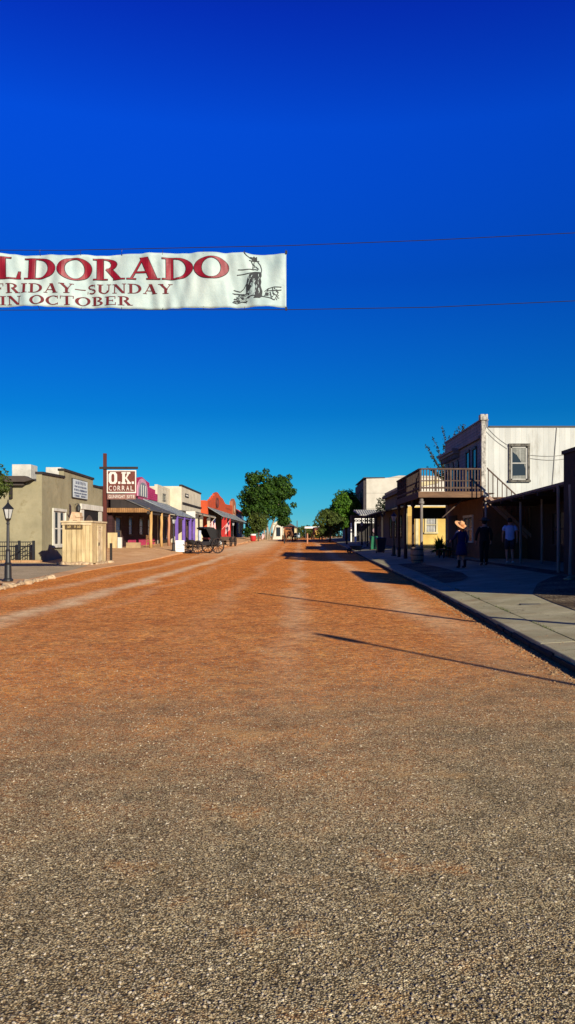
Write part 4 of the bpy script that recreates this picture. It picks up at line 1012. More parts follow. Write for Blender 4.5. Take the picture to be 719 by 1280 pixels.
WT = M('white_block_wall', (.56,.53,.44), (.47,.44,.36), scale=.8, boards=2.2, baxis='z', line=.008, var=.15)
r5 = thing('tall_white_hall', (9.4, 113, .9), 'tall plain white hall with a blank side wall, rising behind the shaded tree', 'building')
MB().prism([(9.4,.5),(24,.5),(24,9.9),(14,10.0),(12.8,9.75),(11.9,9.62),(9.4,9.55)], 'y', 113, 130).build('wall', WT, r5)
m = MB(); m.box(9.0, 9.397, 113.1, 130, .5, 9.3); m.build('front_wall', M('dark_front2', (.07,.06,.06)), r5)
m = MB(); m.box(9.0, 12, 112.9, 130, 9.65, 9.75); m.build('roof_edge', DARKMET, r5)
for y in (115,119,123,127): window(r5, 'W', 9.0, y, y+1.2, 6, 8, BLACKW, bars=(1,2))
r6 = thing('far_right_shop', (9, 132, .9), 'dim low building in the shade behind the two street trees', 'building')
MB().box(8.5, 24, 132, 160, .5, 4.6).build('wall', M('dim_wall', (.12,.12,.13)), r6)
MB().box(8.2, 24.3, 131.7, 160.3, 4.603, 4.9).build('roof', DARKMET, r6)
MB().box(6.9, 8.4, 132, 145, 4.0, 4.1).build('awning', BLACKW, r6)

# ------------------------------------------------------------------ far end of the street
f1 = thing('far_white_house', (-5, 172, .75), 'small white house at the far end of the street beyond the big tree', 'building')
MB().box(X(341,172), X(353,172), 172, 180, .5, 3.9).build('wall', WHITE, f1)
MB().prism([(X(340,172),3.9),(X(354,172),3.9),(X(347,172),4.7)], 'y', 171.8, 180).build('roof', CREAM, f1)
window(f1, 'S', 172, X(346,172), X(350,172), 1.5, 3.2, BLACKW)
f2 = thing('far_canopy', (X(391,195), 195, .75), 'long low white canopy roof at the far end of the street', 'canopy')
MB().box(X(381,195), X(404,195), 195, 205, 3.3, 3.75).build('roof', pw, f2)
for px in (382, 392, 403): MB().box(X(px,195)-.1, X(px,195)+.1, 195.5, 195.7, .7, 3.3).build('post', DARKMET, f2)
f3 = thing('far_house', (X(362,215), 215, .75), 'low brown roofed house far behind the stagecoach', 'building')
MB().box(X(350,215), X(372,215), 215, 225, .5, 3.6).build('wall', YTR, f3)
MB().prism([(X(349,215),3.6),(X(373,215),3.6),(X(361,215),5.2)], 'y', 214.7, 225.3).build('roof', MATS['brown_door'], f3)
T(patch('hills', M('far_hills', (.08,.09,.06)), [(-3,-3),(-2,-3),(-2,-2)], lambda x, y: -1.5), kind='structure')
bpy.data.objects.remove(bpy.data.objects['hills'])
util_pole(X(371.5,150), 150, 3.6, 'slim dark pole far down the middle of the street', .08, .75, arm=False)
br = thing('street_barrier', (X(370,106), 106, H(106)), 'low rail barrier with two posts closing the far street', 'barrier')
for px in (355.5, 384.5): MB().box(X(px,106)-.08, X(px,106)+.08, 105.92, 106.08, H(106)-.05, H(106)+1.35).build('post', BLACKW if px < 370 else LOGR, br)
MB().box(X(355.5,106), X(384.5,106), 105.97, 106.03, H(106)+.12, H(106)+.2).build('rail', MATS['brown_door'], br)

# ------------------------------------------------------------------ trees
def leaves(m, clumps, n, size, rng, droop=0.):
    tot = sum(r**2 for *_, r in clumps)
    for (cx, cy, cz, r) in clumps:
        k = int(n*r*r/tot)
        for _ in range(k):
            while True:
                d = Vector((rng.uniform(-1,1), rng.uniform(-1,1), rng.uniform(-1,1)))
                if .05 < d.length < 1: break
            L = d.length; d.normalize(); rad = r*(.45+.6*L**.6)*(1+.18*math.sin(7*d.x+5*d.z+cx)+.12*math.sin(11*d.y+cz))
            p = Vector((cx, cy, cz)) + Vector((d.x, d.y, d.z*.85))*rad
            nrm = (d + Vector((rng.uniform(-1,1), rng.uniform(-1,1), rng.uniform(-.6,1.2)))*.8).normalized()
            a = nrm.cross(Vector((rng.uniform(-1,1), rng.uniform(-1,1), rng.uniform(-1,1))))
            if a.length < .01: continue
            a.normalize(); b = nrm.cross(a); s = size*rng.uniform(.6, 1.35)
            m.add([p-a*s*.5, p-b*s*.32+nrm*s*.05, p+a*s*.5, p+b*s*.32+nrm*s*.05], [(0,1,2,3)])
BARK = M('bark', (.16,.12,.085), (.09,.065,.045), scale=6, stretch=(1,1,.3), bump=.9)
BARKP = M('pale_bark', (.36,.31,.22), (.22,.18,.12), scale=6, stretch=(1,1,.3), bump=.6)
LF1 = leaf_mat('tree_leaves', (.012,.035,.006), (.030,.075,.009), (.075,.15,.016))
LF2 = leaf_mat('olive_leaves', (.03,.05,.012), (.07,.10,.02), (.12,.15,.03))
LF3 = leaf_mat('bright_leaves', (.03,.08,.008), (.07,.16,.012), (.13,.25,.025))
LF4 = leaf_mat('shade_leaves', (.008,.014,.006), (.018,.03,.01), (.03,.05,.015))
def tree(name, x, y, z, label, clumps, n, size, lm, bm_, trunks, seed, cat='tree', group=None):
    rng = random.Random(seed)
    t = thing(name, (x, y, z), label, cat, group)
    m = MB()
    for pts, rs_ in trunks: m.tube([(x+a, y+b, z+c) for a, b, c in pts], rs_, 8)
    m.build('trunk', bm_, t, smooth=True)
    c = MB(); leaves(c, [(x+a, y+b, z+c_, r) for a, b, c_, r in clumps], n, size, rng)
    c.build('crown', lm, t)
    return t
rng = random.Random(11)
def crown(rx, ry, z0, z1, k, rmin, rmax, rng, cx=0., shape=None):
    out = []
    cz = (z0+z1)/2; hz = (z1-z0)/2
    for i in range(k):
        while True:
            a, b, c = rng.uniform(-1,1), rng.uniform(-1,1), rng.uniform(-1,1)
            if a*a+b*b+c*c < 1: break
        L = math.sqrt(a*a+b*b+c*c) or 1; f = (L**.35)/L
        r = rng.uniform(rmin, rmax)
        out.append((cx+a*f*(rx-r*.6), b*f*(ry-r*.6), cz+c*f*(hz-r*.6), r))
    return out
TY = 152.; ty0 = .75
cl_ = crown(2.7, 2.6, 6.2, 12.9, 16, .8, 1.5, rng, cx=-1.5) + crown(2.2, 2.2, 6.5, 12.2, 12, .7, 1.3, rng, cx=2.6) + crown(2.2, 2., 4.2, 9.5, 10, .9, 1.5, rng, cx=-3.1)
cl_ += crown(3.6, 3.0, 3.4, 8.0, 16, .9, 1.5, rng, cx=.4) + crown(1.5, 1.5, 2.6, 6.5, 6, .7, 1.1, rng, cx=3.5) + crown(1.9, 1.6, .4, 4.6, 9, .7, 1.1, rng, cx=-3.2)
cl_ += crown(3.4, 2.6, 7.0, 11.2, 14, .9, 1.5, rng, cx=.5)
cl_ += [(-5.0,0,8.2,.7), (4.9,0,9.2,.7), (-.2,0,13.0,.6), (4.2,0,11.9,.6), (-3.6,0,12.2,.6), (5.0,0,6.6,.6)]
tree('street_tree', X(334,TY), TY, ty0, 'largest dense green tree, standing left of the street end', cl_, 34000, .40, LF1, BARKP,
     [([(0,0,-.2),(.1,0,1.6),(-.3,0,4),(-1.5,0,8),(-1.6,0,11)], [.30,.24,.2,.12,.05]), ([(.35,0,0),(.7,0,2),(1.9,0,5.5),(2.7,0,9.5)], [.2,.16,.12,.05]), ([(-.3,0,0),(-.6,0,2),(-2.2,0,5),(-3.2,0,7.5)], [.2,.16,.1,.05]), ([(.9,.2,0),(1.5,0,2.4),(3.2,0,5)], [.16,.12,.06])], 1)
tree('small_tree', X(323,128), 128, .7, 'small olive green tree in front of the big tree', crown(1.7,1.5,1.6,4.6,12,.6,.9,rng), 5000, .24, LF2, BARK,
     [([(0,0,-.2),(.1,0,1.3),(-.1,0,2.6)], [.12,.1,.06]), ([(.1,0,1.0),(.6,0,2.4)], [.07,.04])], 2)
tree('street_tree', X(433,118), 118, .85, 'round bright green tree, taller of the two on the right side', crown(2.7,2.3,1.0,7.2,28,.8,1.2,rng), 16000, .30, LF3, BARK,
     [([(0,0,-.3),(0,0,1.8),(.2,0,3.8)], [.2,.16,.1]), ([(0,0,1.4),(-.9,0,3.2)], [.1,.06])], 3)
tree('street_tree', X(409,114), 114, .75, 'lower dark olive tree, left one of the two on the right side', crown(2.0,1.7,.5,4.7,20,.6,.95,rng, cx=.3), 10000, .24, LF2, BARK,
     [([(.4,0,-.2),(.5,0,1.2),(.2,0,2.6)], [.14,.12,.07]), ([(.5,0,1.0),(1.0,0,2.4)], [.08,.04])], 4)
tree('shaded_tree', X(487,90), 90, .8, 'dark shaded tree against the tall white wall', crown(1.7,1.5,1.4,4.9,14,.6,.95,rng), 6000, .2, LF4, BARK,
     [([(0,0,-.2),(0,0,2.6)], [.15,.1])], 5)
tree('yard_tree', -13.7, 33.5, 0., 'leafy tree cut by the left edge, above the lamp post', crown(1.35,1.3,2.2,4.8,14,.45,.7,rng), 9000, .12, LF2, BARK,
     [([(0,0,-.1),(0,0,2),(.1,0,3.5)], [.13,.11,.06])], 6)
for i, (px, y, h, w, lab) in enumerate(((375,235,4.6,3.2,'wide dark green tree far down the street, left of the white canopy'), (387,250,4.4,3.0,'dark round tree just behind the white canopy'), (398,240,5.0,3.0,'dark green tree behind the right end of the canopy'), (362,245,4.0,3.0,'dark tree behind the brown stagecoach'))):
    tree('far_tree', X(px,y), y, .75, lab, crown(w*.9,w*.8,.2,h-.5,10,.7,1.2,rng), 2600, .4, LF4 if i % 2 else LF2, BARK, [([(0,0,-.2),(0,0,2.)], [.2,.12])], 20+i)
# a distant belt of bushes that closes the view
m = MB(); rb = random.Random(77)
leaves(m, [(x, 300+rb.uniform(-8,8), .75+rb.uniform(.2,1.4), rb.uniform(1.6,2.8)) for x in [i*2.6-90 for i in range(80)]], 14000, .7, rb)
T(m.build('far_scrub', LF4), 'belt of dark scrub closing off the far end of the town', 'scrub', kind='stuff')
# sparse tree behind the balcony
sy_ = 56.
t = thing('sparse_tree', (X(563,sy_), sy_, .5), 'sparse tree with thin leafy branches rising above the balcony', 'tree')
m = MB(); c = MB(); rg = random.Random(8)
root = Vector((X(563,sy_), sy_, .4)); fork = Vector((X(562,sy_), sy_, Z(600,sy_)))
m.tube([root, (root+fork)/2+Vector((.1,0,0)), fork], [.12,.1,.07], 8)
for px, py in ((551,534),(541,545),(531,556),(537,570),(545,571),(556,556),(560,545),(576,531),(582,529),(566,540),(549,580),(536,584),(553,590),(541,592)):
    tip = Vector((X(px,sy_), sy_+rg.uniform(-.8,.8), Z(py,sy_))); midp = fork.lerp(tip, .5)+Vector((rg.uniform(-.15,.15), 0, -.1))
    pts = [fork, fork.lerp(midp, .5)+Vector((0,0,-.04)), midp, midp.lerp(tip,.5)+Vector((.03,0,.06)), tip]
    m.tube(pts, [.035,.028,.02,.014,.006], 5)
    for k in range(95):
        tt = rg.uniform(.35, 1.); i = min(3, int(tt*4)); p = pts[i].lerp(pts[i+1], tt*4-i) + Vector((rg.gauss(0,.055), rg.gauss(0,.055), rg.gauss(0,.06)))
        a = Vector((rg.uniform(-1,1), rg.uniform(-1,1), rg.uniform(-1,1))).normalized(); b = a.cross(Vector((rg.uniform(-1,1), rg.uniform(-1,1), rg.uniform(-1,1)))).normalized(); s = rg.uniform(.05,.10)
        c.add([p-a*s, p-b*s*.5, p+a*s, p+b*s*.5], [(0,1,2,3)])
m.build('trunk', BARK, t); c.build('crown', LF4, t)

# plant in a pot under the balcony
def spiky(name, x, y, z, r, n, label, seed):
    rg = random.Random(seed); t = thing(name, (x, y, z), label, 'plant')
    MB().lathe([(.16,z),(.22,z+.28),(.24,z+.3),(.2,z+.3)], (x,y), 14).build('pot', M('clay_pot', (.30,.13,.07)), t, smooth=True)
    m = MB()
    for i in range(n):
        az = rg.uniform(0, 2*PI); el = rg.uniform(.25, 1.35); L = r*rg.uniform(.6, 1.1); w = .05*rg.uniform(.8,1.4)
        d = Vector((math.cos(az)*math.cos(el), math.sin(az)*math.cos(el), math.sin(el))); s = Vector((-math.sin(az), math.cos(az), 0))
        p = Vector((x, y, z+.3)); prev = None
        for k in range(6):
            tt = k/5; q = p + d*L*tt + Vector((0,0,-.55*L*tt*tt*math.cos(el))); ww = w*math.sin(PI*min(.97,.15+tt*.85))
            if prev: m.add([prev[0]-s*prev[1], prev[0]+s*prev[1], q+s*ww, q-s*ww], [(0,1,2,3)])
            prev = (q, ww)
    m.build('foliage', LF3, t); return t
spiky('potted_plant', X(549,46), 46, zr(8,46), 1.0, 110, 'large leafy green potted plant below the balcony', 3)
spiky('potted_plant', X(560,43.5), 43.5, zr(8,43), .6, 60, 'smaller leafy potted plant by the saloon front', 4)

# ------------------------------------------------------------------ street furniture
def lamp(loc, label, s=1.):
    t = thing('street_lamp', loc, label, 'street lamp', 'black street lamps along the street', world=False)
    MB().lathe([(.17,0),(.17,.06),(.12,.10),(.11,.55),(.13,.58),(.09,.63),(.075,1.0),(.085,1.03),(.055,1.08),(.045,1.9),(.06,1.93),(.045,1.97),(.05,2.02),(.085,2.06),(.10,2.10)], (0,0), 14).build('post', IRON, t, smooth=False, local=True)
    MB().lathe([(.085,2.115),(.16,2.42)], (0,0), 6).build('lantern_glass', M('frosted_glass', (.55,.57,.55), rough=.3), t, local=True)
    m = MB()
    for k in range(6):
        a = 2*PI*k/6; m.tube([(.09*math.cos(a), .09*math.sin(a), 2.10), (.168*math.cos(a), .168*math.sin(a), 2.43)], .011, 5)
    m.lathe([(.20,2.425),(.19,2.45),(.11,2.53),(.05,2.60),(.02,2.66),(.03,2.69),(.005,2.75)], (0,0), 6)
    m.build('lantern_frame', IRON, t, local=True)
    return t
l1 = lamp((X(10,25), 25, .04), 'nearest black street lamp, standing alone on the left by the rock border'); l1.scale = (.93,)*3
for (x, y, z, lab, s) in ((X(217,60), 60, zl(X(217,60),60), 'black street lamp in front of the purple post porch', .98), (X(291.5,102), 102, zl(X(291.5,102),102), 'distant black street lamp in front of the red building porch', 1.),
                  (X(492.5,49), 49, zr(X(492,49),49), 'black street lamp beside the dark balcony posts on the right', 1.), (X(452.5,84), 84, zr(X(452,84),84), 'thin dark lamp post before the white lattice porch', .95)):
    c = copy_tree(l1); c.location = (x, y, z); c['label'] = lab; c.scale = (s,)*3

def bin_(loc, mat, label, rz=0):
    t = thing('wheeled_bin', loc, label, 'rubbish bin', rz=rz, world=False)
    MB().hexa([(-.22,-.25,.06),(.22,-.25,.06),(.22,.25,.06),(-.22,.25,.06)], [(-.32,-.36,.98),(.32,-.36,.98),(.32,.33,.98),(-.32,.33,.98)]).build('body', mat, t, bevel=.02, local=True)
    m = MB(); m.hexa([(-.34,-.39,.985),(.34,-.39,.985),(.34,.36,.985),(-.34,.36,.985)], [(-.30,-.33,1.08),(.30,-.33,1.08),(.32,.34,1.10),(-.32,.34,1.10)]); m.tube([(-.3,.40,1.02),(.3,.40,1.02)], .018, 6); m.build('lid', mat, t, bevel=.01, local=True)
    for x in (-.25,.25): MB().tube([(x-.03,.25,.1),(x+.03,.25,.1)], .1, 12).build('wheel', IRON, t, local=True)
    return t
GB = M('green_plastic', (.012,.17,.075), (.01,.13,.055), rough=.45, bump=.05, spec=.5); DB = M('black_plastic', (.018,.02,.024), rough=.5, bump=.05)
b = bin_((X(467,64), 64, zr(X(467,64),64)), GB, 'green wheeled rubbish bin, lit by the sun, left of the black one')
m = MB(); m.box(-.1,.08,-.325,-.318,.70,.78); m.build('sticker', SW, b, local=True)
bin_((X(476,55.5), 55.5, zr(X(476,55),55)), DB, 'black wheeled rubbish bin in shade, right of the green one', .1)
# barrel planter
t = thing('barrel_planter', (X(521.5,37.3), 37.3, zr(5.5,37.3)), 'cut down wooden barrel standing at the foot of the balcony post', 'barrel', world=False)
MB().lathe([(.25,0),(.30,.25),(.31,.42),(.29,.72),(.26,.72),(.26,.62)], (0,0), 20).build('staves', M('barrel_wood', (.46,.35,.22), (.28,.20,.12), stretch=(5,5,.4), scale=4, boards=.11, baxis='u'), t, local=True)
m = MB()
for z, r in ((.12,.282),(.36,.314),(.62,.304)): m.lathe([(r-.01,z-.025),(r+.006,z-.025),(r+.006,z+.025),(r-.01,z+.025)], (0,0), 20)
m.build('hoop', IRON, t, local=True)
# red barrel
t = thing('red_barrel', (X(316.5,118), 118, zl(-7,118)), 'red and white barrel standing before the far left porch', 'barrel', world=False)
MB().lathe([(.36,0),(.44,.45),(.40,.85)], (0,0), 16).build('body', REDP, t, local=True, smooth=True)
MB().lathe([(.41,.852),(.42,1.0),(.38,1.08)], (0,0), 16).build('lid', pw, t, local=True)
t = thing('bollard', (X(433.5,92), 92, H(92)), 'small black bollard at the kerb near the street trees', 'bollard', world=False)
MB().lathe([(.12,0),(.12,.5),(.14,.52),(.1,.62),(.02,.7)], (0,0), 10).build('post', IRON, t, local=True)
# sandwich board
ay = 60.2
t = thing('sandwich_board', (X(225,ay), ay, zl(X(225,ay),ay)), 'white sandwich board with grey text on the left sidewalk', 'sign', world=False, rz=.1)
for s in (-1, 1):
    m = MB(); m.hexa([(-.33,s*.2-.012,.0),(.33,s*.2-.012,.0),(.33,s*.2+.012,.0),(-.33,s*.2+.012,.0)], [(-.33,s*.03-.012,.86),(.33,s*.03-.012,.86),(.33,s*.03+.012,.86),(-.33,s*.03+.012,.86)])
    p = m.build('panel', pw, t, local=True)
    if s < 0:
        m = MB(); rn = random.Random(4)
        for z, h in ((.66,.07),(.50,.05),(.40,.05),(.22,.08)): 
            q = MB(); scribble(q, 'S', 0, -.24, .24, z, z+h, 0, rn, w=h*.6)
            m.add([(v[0], -.2 + .17*v[2]/.86 - .016 + v[1], v[2]) for v in q.v], q.f)
        m.build('lettering', flat('grey_print', (.42,.43,.43)), p, local=True)
# wheels
def wheel_mesh(r, w=.05, spokes=12):
    m = MB(); n = 28
    vs = []; fs = []
    for k in range(n):
        a = 2*PI*k/n
        for rr_, yy in ((r,-w/2),(r,w/2),(r-.09,w/2),(r-.09,-w/2)): vs.append((rr_*math.cos(a), yy, rr_*math.sin(a)))
    for k in range(n):
        for j in range(4): fs.append((k*4+j, k*4+(j+1) % 4, ((k+1) % n)*4+(j+1) % 4, ((k+1) % n)*4+j))
    m.add(vs, fs)
    for k in range(spokes):
        a = 2*PI*(k+.5)/spokes; m.tube([(.05*math.cos(a),0,.05*math.sin(a)), ((r-.04)*math.cos(a),0,(r-.04)*math.sin(a))], .026, 5)
    m.tube([(0,-.1,0),(0,.1,0)], .075, 10)
    return m
def add_wheel(parent, x, y, r, mat, spokes=12):
    m = wheel_mesh(r, .05, spokes); o = m.build('wheel', mat, parent, local=True); o.location = (x, y, r); return o
BUG = M('buggy_black', (.02,.018,.018), (.012,.01,.01), rough=.4, spec=.5); LEA = M('hood_leather', (.014,.013,.013), (.008,.008,.008), rough=.6); WHL = M('wheel_paint', (.035,.022,.018), (.015,.01,.009), rough=.6)
t = thing('horse_buggy', (X(253,60.5)+.05, 60.8, H(61)), 'black horse buggy with a folding hood, parked before the cream posts', 'buggy', rz=R(40), world=False)
for x, r in ((-.95,.50),(.85,.60)):
    for y in (-.68,.68): add_wheel(t, x, y, r, WHL)
m = MB(); m.tube([(-.95,-.66,.5),(-.95,.66,.5)], .03, 8); m.tube([(.85,-.66,.6),(.85,.66,.6)], .03, 8); m.tube([(-.95,0,.52),(.85,0,.58)], .04, 8); m.build('axle', WHL, t, local=True)
MB().prism([(-1.2,1.05),(-1.1,.72),(-.6,.62),(1.0,.62),(1.15,1.1),(.3,1.12),(.2,.92),(-.9,.9)], 'y', -.48, .48).build('body', BUG, t, local=True, bevel=.01)
MB().box(.15,.75,-.44,.44,1.05,1.2).build('seat', M('red_seat', (.12,.02,.02)), t, local=True, bevel=.03)
m = MB(); m.prism([(-.25,1.85),(-.30,1.95),(.0,2.02),(.6,1.98),(.85,1.8),(.88,1.1),(.82,1.1),(.78,1.75),(.55,1.9),(.0,1.94)], 'y', -.50, .50)
for s in (-.50, .47): m.prism([(-.1,1.93),(.55,1.9),(.80,1.75),(.84,1.12),(.35,1.12)], 'y', s, s+.03)
m.build('hood', LEA, t, local=True)
m = MB(); m.tube([(-1.0,-.3,.6),(-1.3,-.32,.55),(-1.6,-.3,.7)], .025, 6); m.tube([(-1.0,.3,.6),(-1.3,.32,.55),(-1.6,.3,.7)], .025, 6); m.build('shaft', WHL, t, local=True)
MB().tube([(1.15,-.45,.78),(1.22,-.45,.78)], .19, 16).build('round_plate', pw, t, local=True)
MB().box(-.75,-.55,-.52,-.40,1.0,1.75).build('side_panel', M('blue_white_cloth', (.45,.5,.6)), t, local=True)
t = thing('farm_wagon', (X(285,88), 88, H(88)), 'dark low wooden wagon with spoked wheels, parked behind the buggy', 'wagon', rz=R(78), world=False)
for x in (-.8,.8):
    for y in (-.6,.6): add_wheel(t, x, y, .52, WHL)
m = MB(); m.box(-1.2,1.2,-.45,.45,.62,.72); m.box(-1.2,1.2,-.48,-.44,.72,1.05); m.box(-1.2,1.2,.44,.48,.72,1.05); m.box(-1.2,-1.16,-.44,.44,.72,1.05); m.build('bed', M('wagon_wood', (.13,.085,.06)), t, local=True)
m = MB(); m.tube([(-.8,-.6,.52),(-.8,.6,.52)], .03, 6); m.tube([(.8,-.6,.52),(.8,.6,.52)], .03, 6); m.build('axle', WHL, t, local=True)
# wheelbarrow
t = thing('wheelbarrow', (X(446,61), 61.5, H(61)), 'small wooden wheelbarrow left at the kerb beside the bins', 'wheelbarrow', rz=R(12), world=False)
WB = M('barrow_wood', (.22,.13,.08), (.12,.07,.04))
add_wheel(t, -.55, 0, .2, WHL, 6)
MB().hexa([(-.3,-.2,.28),(.3,-.22,.28),(.3,.22,.28),(-.3,.2,.28)], [(-.48,-.32,.58),(.42,-.34,.58),(.42,.34,.58),(-.48,.32,.58)]).build('tray', WB, t, local=True)
for s in (-1,1): MB().tube([(-.6,s*.06,.2),(.3,s*.2,.28),(.95,s*.26,.5)], .022, 6).build('handle', WB, t, local=True)
for s in (-1,1): MB().tube([(.25,s*.2,.28),(.32,s*.2,.0)], .02, 6).build('leg', WB, t, local=True)
# benches
def bench(x, y, z, rz, mat, label):
    t = thing('wooden_bench', (x, y, z), label, 'bench', rz=rz, world=False)
    m = MB(); [m.box(-.75,.75,-.2+k*.14,-.09+k*.14,.42,.455) for k in range(3)]; m.build('seat', mat, t, local=True)
    m = MB(); [m.box(-.75,.75,.24,.265,.55+k*.13,.65+k*.13) for k in range(3)]; m.build('backrest', mat, t, local=True)
    for s in (-.65,.65):
        m = MB(); m.box(s-.03,s+.03,-.2,-.14,0,.42); m.box(s-.03,s+.03,.27,.32,0,.94); m.box(s-.03,s+.03,-.2,.3,.36,.415); m.build('leg', mat, t, local=True)
bench(-12.3, 66.3, zl(-12.3,66), R(90), M('orange_bench', (.40,.20,.08)), 'orange brown wooden bench between the log porch posts')
bench(X(562,40), 41.3, zr(7.6,41), R(-90), BLACKW, 'black bench against the brown saloon front under the balcony')
# flags
STR = None
def flag_mat():
    m, nt, b = nodes('striped_cloth'); g = NG(nt); tc = g.n('ShaderNodeTexCoord'); sp = g.n('ShaderNodeSeparateXYZ'); g.l(tc.outputs['Object'], sp.inputs[0])
    f = g.m('LESS_THAN', g.m('FRACT', g.m('DIVIDE', sp.outputs[0], .16)), .5)
    g.l(g.mix(f, (.45,.03,.04,1), (.72,.70,.66,1)), b.inputs['Base Color']); b.inputs['Roughness'].default_value = .8; return m
FM = flag_mat(); NAVY = flat('navy_cloth', (.02,.03,.12))
def flag(x, y, z, tilt, label):
    t = thing('striped_flag', (x, y, z), label, 'flag', 'striped flags on the left porches', world=False)
    dx, dz = math.sin(tilt), math.cos(tilt)
    MB().tube([(0,0,0),(dx*1.9,0,dz*1.9)], .025, 6).build('pole', SW, t, local=True)
    m = MB(); n = 10; vs = []; fs = []
    for i in range(n+1):
        for k in range(9):
            a = .75 + 1.1*i/n; q = k/8*1.45
            vs.append((dx*a + .05*math.sin(3*q+i), .06*math.sin(i*1.3+q*2.), dz*a - q))
    for i in range(n):
        for k in range(8): A = i*9+k; fs.append((A, A+1, A+10, A+9))
    m.add(vs, fs); f = m.build('cloth', FM, t, local=True, smooth=True); s = f.modifiers.new('t', 'SOLIDIFY'); s.thickness = .01
    m = MB(); m.add([(v[0], v[1]-.012, v[2]) for i, v in enumerate(vs) if i//9 >= 6 and i % 9 <= 3], [(a*4+b, a*4+b+1, (a+1)*4+b+1, (a+1)*4+b) for a in range(4) for b in range(3)]); m.build('canton', NAVY, f, local=True)
    return t
f0 = flag(-11.1, 93.5, 2.2, R(42), 'red and white striped flag on a cream porch post, left one of the pair')
for x, y, z, lab in ((-10.1, 103.5, 2.3, 'red and white striped flag on the red porch, right one of the pair'), (X(325,124), 124, 1.3, 'small distant striped flag at the foot of the big tree')):
    c = copy_tree(f0); c.location = (x, y, z); c['label'] = lab; c.scale = (.8,)*3 if y < 120 else (.55,)*3
# ------------------------------------------------------------------ coaches, horses, car
def coach(loc, rz, body, gear, label):
    t = thing('stagecoach', loc, label, 'stagecoach', rz=rz, world=False)
    for x, r in ((-1.2,.5),(1.1,.68)):
        for y in (-.8,.8): add_wheel(t, x, y, r, gear)
    MB().prism([(-.85,.95),(-.6,.75),(.8,.75),(1.05,.95),(1.1,1.5),(1.0,2.25),(-.85,2.25),(-.95,1.5)], 'y', -.62, .62).build('body', body, t, local=True, bevel=.03)
    MB().prism([(-.62,2.26),(.62,2.26),(.55,2.42),(0,2.52),(-.55,2.42)], 'x', -1.0, 1.15).build('roof', BLACKW, t, local=True)
    for s in (-1,1):
        for x in (-.55,.05,.6):
            MB().box(x-.17, x+.2, s*.62-.01, s*.63+.01, 1.55, 2.0).build('window', MATS['dark_inside'], t, local=True)
    m = MB(); m.box(-.99,-.965,-.35,.35,1.6,2.05); m.build('window', MATS['dark_inside'], t, local=True)
    m = MB(); m.box(-1.6,-1.0,-.55,.55,1.3,1.4); m.box(-1.1,-1.0,-.55,.55,1.4,1.8); m.box(-1.75,-1.6,-.5,.5,.95,1.35); m.build('driver_seat', gear, t, local=True)
    m = MB(); m.tube([(-1.2,-.8,.5),(-1.2,.8,.5)], .05, 6); m.tube([(1.1,-.8,.68),(1.1,.8,.68)], .05, 6); m.tube([(-3.6,0,.7),(1.1,0,.66)], .05, 6); m.build('running_gear', gear, t, local=True)
    return t
CB = M('coach_red', (.34,.09,.045), (.24,.06,.03)); CG = M('coach_gear', (.40,.16,.05)); CB2 = M('coach_brown', (.22,.06,.04)); CG2 = M('coach_yellow', (.50,.33,.08))
coach((X(361.5,128), 130, H(130)), R(78), CB, CG, 'red brown stagecoach with a team of horses, middle of the far street')
coach((X(396,162), 162, H(162)), R(100), CB2, CG2, 'brown stagecoach with yellow running gear, right of the far street')

def skin(pts, edges, radii, sub=2):
    me = bpy.data.meshes.new('s'); me.from_pydata(pts, edges, []); o = bpy.data.objects.new('s', me); COL.objects.link(o)
    md = o.modifiers.new('k', 'SKIN'); md.use_smooth_shade = True
    for i, r in enumerate(radii):
        sv = me.skin_vertices[0].data[i]; sv.radius = (r, r) if isinstance(r, (int, float)) else r; sv.use_root = (i == 0)
    s = o.modifiers.new('s', 'SUBSURF'); s.levels = sub; s.render_levels = sub
    bpy.context.view_layer.update()
    ev = o.evaluated_get(bpy.context.evaluated_depsgraph_get()); em = ev.to_mesh()
    m = MB(); m.add([tuple(v.co) for v in em.vertices], [tuple(p.vertices) for p in em.polygons])
    ev.to_mesh_clear(); bpy.data.objects.remove(o); bpy.data.meshes.remove(me)
    return m
def chain_skin(chains, sub=2):
    """chains: lists of (point, radius); shared points are merged by equality"""
    idx = {}; pts = []; rad = []; ed = []
    for ch in chains:
        prev = None
        for p, r in ch:
            if p not in idx: idx[p] = len(pts); pts.append(p); rad.append(r)
            i = idx[p]
            if prev is not None and prev != i and (prev, i) not in ed and (i, prev) not in ed: ed.append((prev, i))
            prev = i
    return skin(pts, ed, rad, sub)
def horse(loc, rz, label, mat):
    t = thing('horse', loc, label, 'horse', 'horses harnessed to the stagecoach', rz=rz, world=False)
    hip = (.55,0,1.25)
    ch = [[(hip, .27), ((.1,0,1.18), .27), ((-.4,0,1.2), .27), ((-.72,0,1.42), .17), ((-.98,0,1.72), .12), ((-1.1,0,1.86), .11), ((-1.3,0,1.66), .085), ((-1.42,0,1.54), .065)]]
    for s in (-1,1):
        ch.append([((-.4,0,1.2), .27), ((-.48,s*.15,.98), .10), ((-.5,s*.15,.55), .055), ((-.5,s*.15,.12), .04), ((-.54,s*.15,.03), .05)])
        ch.append([(hip, .27), ((.55,s*.16,1.0), .14), ((.48,s*.16,.78), .09), ((.68,s*.16,.52), .055), ((.64,s*.16,.12), .04), ((.60,s*.16,.03), .05)])
    m = chain_skin(ch)
    for s in (-1,1): m.add([(-1.06,s*.05,1.93),(-1.0,s*.08,1.93),(-1.04,s*.09,2.06)], [(0,1,2)])
    m.build('body', mat, t, smooth=True, local=True)
    MB().tube([(.78,0,1.3),(.92,0,1.15),(.95,0,.6)], [.05,.07,.02], 7).build('tail', LEA, t, local=True)
    MB().tube([(-1.0,0,1.92),(-.78,0,1.72),(-.6,0,1.48)], [.04,.05,.03], 6).build('mane', LEA, t, local=True)
    return t
